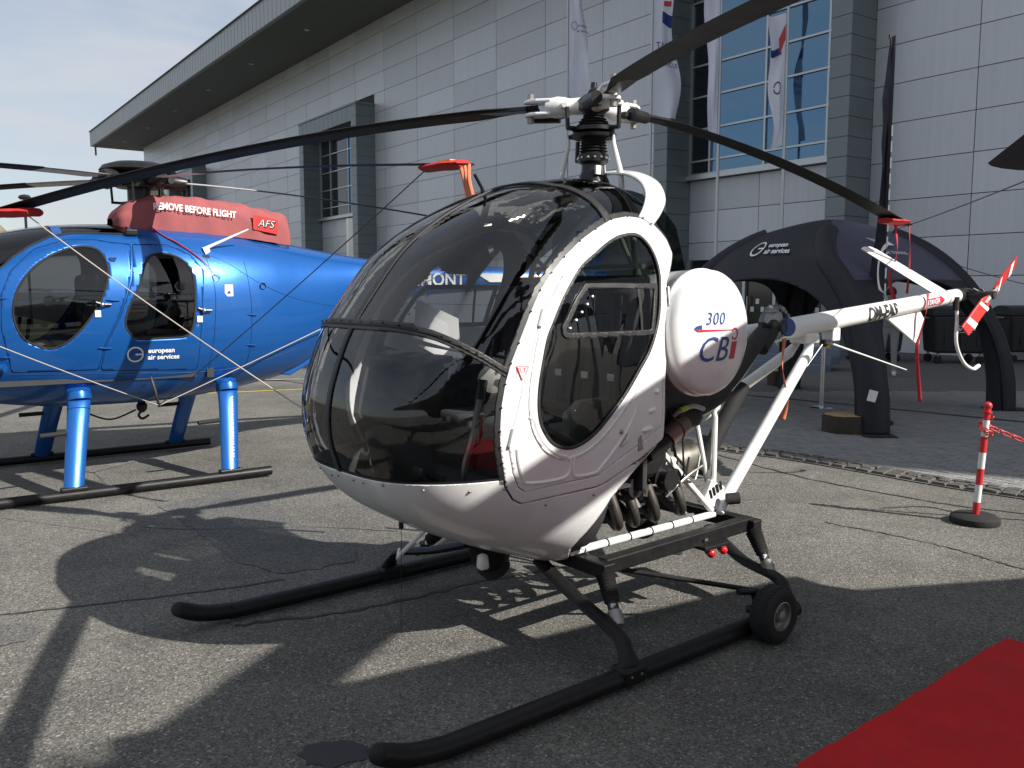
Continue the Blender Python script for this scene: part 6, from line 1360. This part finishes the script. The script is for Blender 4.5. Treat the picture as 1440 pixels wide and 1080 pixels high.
for x, y in ((3.2, 0), (-1.2, 1.9), (-1.2, -1.9)):
    MB().lathe([(.2, -.12), (.38, -.12), (.42, 0), (.38, .12), (.2, .12)], (x, y, .42), (0, 1, 0), 24).build('wheel', 'black_rubber', th_); MB().tube([(x, y*.95, .42), (x, y*.6, 1.2)], .07, 10).build('gear_leg', 'dark_olive', th_)
for k in range(5): MB().lathe([(.24, 0), (.24, .04)], (2.2-1.1*k, 1.22, 2.1), (0, 1, 0), 20).build('porthole', 'dark_glass', th_)
tipw = np.array([3.20, 5.36, 2.47])-np.array([hx, hy, 0]); RL = np.linalg.norm(tipw[:2]); a_v = math.atan2(tipw[1], tipw[0])
for k in range(4):
    a = a_v+k*math.pi/2; er = np.array([math.cos(a), math.sin(a), 0]); et = np.array([-math.sin(a), math.cos(a), 0]); rows_ = []
    for r_ in np.linspace(.9, RL, 22):
        z_ = hz-(hz-tipw[2])*((r_-.9)/(RL-.9))**1.35; ch_ = .52 if r_ > 1.8 else .25+.27*(r_-.9)/.9
        rows_.append([er*r_+et*(x*ch_)+np.array([0, 0, z_+q]) for x, q in ((.5, 0), (.42, .022), (.2, .03), (-.5, .003), (-.5, -.003), (.2, -.022), (.42, -.016))])
    b = MB().grid(rows_, True); b.f += [tuple(range(6, -1, -1)), tuple(range(len(b.v)-7, len(b.v)))]; b.build('rotor_blade', 'blade_dark', th_, 50)
    MB().tube([er*.3+np.array([0, 0, hz]), er*1.1+np.array([0, 0, hz])], [.14, .10], 12).build('blade_grip', 'black_metal', th_)
er = np.array([math.cos(a_v), math.sin(a_v), 0]); et = np.array([-math.sin(a_v), math.cos(a_v), 0])
dsl = -(hz-tipw[2])*1.35/(RL-.9); sk = MB(); rows_ = []
for k in range(6): r_ = -.75+.16*k; rows_.append([tipw+er*r_+et*(.30*math.cos(a))+np.array([0, 0, dsl*r_+.045*math.sin(a)]) for a in np.linspace(0, 2*math.pi, 17)[:-1]])
sk.grid(rows_, True); sk.f += [tuple(range(15, -1, -1)), tuple(range(80, 96))]
so_ = thing('blade_tip_sock', 'black padded sock on the tip of a drooping dark rotor blade', 'blade cover', (hx, hy, 0)); sk.build('sock', 'flag_black', so_, 50)
MB().tube([tipw+er*-.3+et*.1+np.array([0, 0, -.04]), tipw+er*-.3+et*.1+np.array([0, 0, -.14])], .012, 8).build('buckle', 'steel', so_)
wt = tipw+np.array([hx, hy, 0])
streamer('warning_streamer', 'red streamer hanging under the black blade sock', [wt+er*-.28-np.array([0, 0, .15]), wt+er*-.28-np.array([-.02, 0, .28])], .05)
rope('tie_down_rope', 'thin black rope from the black blade sock toward the tent', wt+er*-.25-np.array([0, 0, .06]), ridge('R', .35)+np.array([TCt[0], TCt[1], .03]), .005, .02, 'rope_dark')
# ================================================================ unseen tree, and canvas pavilions added only to shade the foreground
mat('canvas', (.05, .05, .055), .8)  # kept dark so the added roofs hold back more skylight
def shadow_caster(lbl, c, u_, lu, v_, lv, z, nm):  # added out of view; outline follows the wanted shadow edge
    t = thing('shadow_caster', lbl, 'shadow_caster', (c[0], c[1], 0), 0, 'added canvas roofs that shade the foreground'); u_ = np.array(u_); v_ = np.array(v_)
    cor = [np.zeros(2), u_*lu, u_*lu+v_*lv, v_*lv]
    MB().prism([tuple(p) for p in cor], lambda a, b: (a, b, z-.03), lambda a, b: (a, b, z)).build('roof', 'canvas', t, 0)
    mid = (cor[0]+cor[2])/2
    MB().add([(*p, z) for p in cor]+[(*mid, z+.5)], [(0, 1, 4), (1, 2, 4), (2, 3, 4), (3, 0, 4)]).build('roof_peak', 'canvas', t, 0)
    for p in cor: q = p*.94+mid*.06; MB().box((q[0], q[1], z/2), (.07, .07, z-.04)).build('post', 'alu_frame', t, 0)
shadow_caster('added unseen canvas roof that shades the foreground by the red carpet', (4.76, 3.36), (-.86, -.51), 3.7, (.51, -.86), 2.1, 2.6, 0)
shadow_caster('second added unseen canvas roof that widens the foreground shade', (4.95, 2.87), (.982, .19), 3.5, (.19, -.982), 3., 2.87, 1)
mat('leaf', (.06, .09, .03), .7, var=.3, vscale=3); mat('trunk_bark', (.08, .065, .05), .9, var=.3)
def tree(loc, zc, rad, n_):
    t = thing('tree', 'broad leafed tree beyond the added pavilions', 'tree', loc); rr = random.Random(5)
    MB().tube([(0, 0, 0), (.05, 0, zc*.5), (0, .05, zc)], [.22, .16, .05], 10).build('trunk', 'trunk_bark', t)
    lf = MB()
    for k in range(7):
        a = 6.28*k/7; q = np.array([math.cos(a), math.sin(a), rr.uniform(-.3, .8)])*rad*.75; MB().tube([(0, 0, zc-1.2), tuple(q*.5+np.array([0, 0, zc-.4])), tuple(q+np.array([0, 0, zc]))], [.07, .05, .02], 6).build('limb', 'trunk_bark', t)
    cl_ = [np.array([rr.gauss(0, .5)*rad, rr.gauss(0, .5)*rad, zc+rr.gauss(0, .45)*rad]) for _ in range(26)]
    for _ in range(n_):
        c = rr.choice(cl_)+np.array([rr.gauss(0, .22), rr.gauss(0, .22), rr.gauss(0, .2)])*rad*.8; a, b = np.random.RandomState(_).randn(2, 3); a /= np.linalg.norm(a); b = np.cross(a, b); b /= np.linalg.norm(b); s_ = rr.uniform(.07, .12)
        lf.add([c-a*s_, c+b*s_*.5, c+a*s_, c-b*s_*.5], [(0, 1, 2, 3)])
    lf.build('crown', 'leaf', t, 0)
tree((9.3, -4.05, 0), 9.0, 1.15, 4000)
# ================================================================ far aircraft at the left edge
fa = thing('parked_aircraft', 'olive parked aircraft seen far behind the blue helicopter nose', 'aircraft', (-24.2, 40, 0), R(-60)); mat('olive_far', (.20, .17, .11), .7, var=.2)
b = MB(); rows_ = [[(x, w_*math.cos(a), 3.6+h_*math.sin(a)) for a in np.linspace(0, 2*math.pi, 21)[:-1]] for x, w_, h_ in ((-6, .3, .4), (-3, 1, 1.0), (1, 1.3, 1.3), (3, 1.2, 1.25), (4.2, .7, .7), (4.6, .1, .1))]
b.grid(rows_, True).build('fuselage', 'olive_far', fa, 60)
for k in range(4): MB().lathe([(.3, 0), (.3, .06)], (-1+1.1*k, -1.2, 4.0), (0, -1, .2), 14).build('window', 'dark_glass', fa)
for x in (-2, 2.5): MB().tube([(x, -1, 3), (x, -1.4, .5)], .12, 8).build('gear_leg', 'olive_far', fa); MB().lathe([(.3, -.1), (.5, 0), (.3, .1)], (x, -1.4, .5), (0, 1, 0), 16).build('wheel', 'black_rubber', fa)
lm = thing('lamp_mast', 'slender mast with small fittings beyond the blue helicopter nose', 'mast', (-22.1, 40, 0)); MB().tube([(0, 0, 0), (0, 0, 6.0)], .06, 8).build('pole', 'black_metal', lm)
for z in (5.2, 5.9): MB().ball((0, 0, z), .22, 8, (1.4, .6, .6)).build('fitting', 'black_metal', lm)
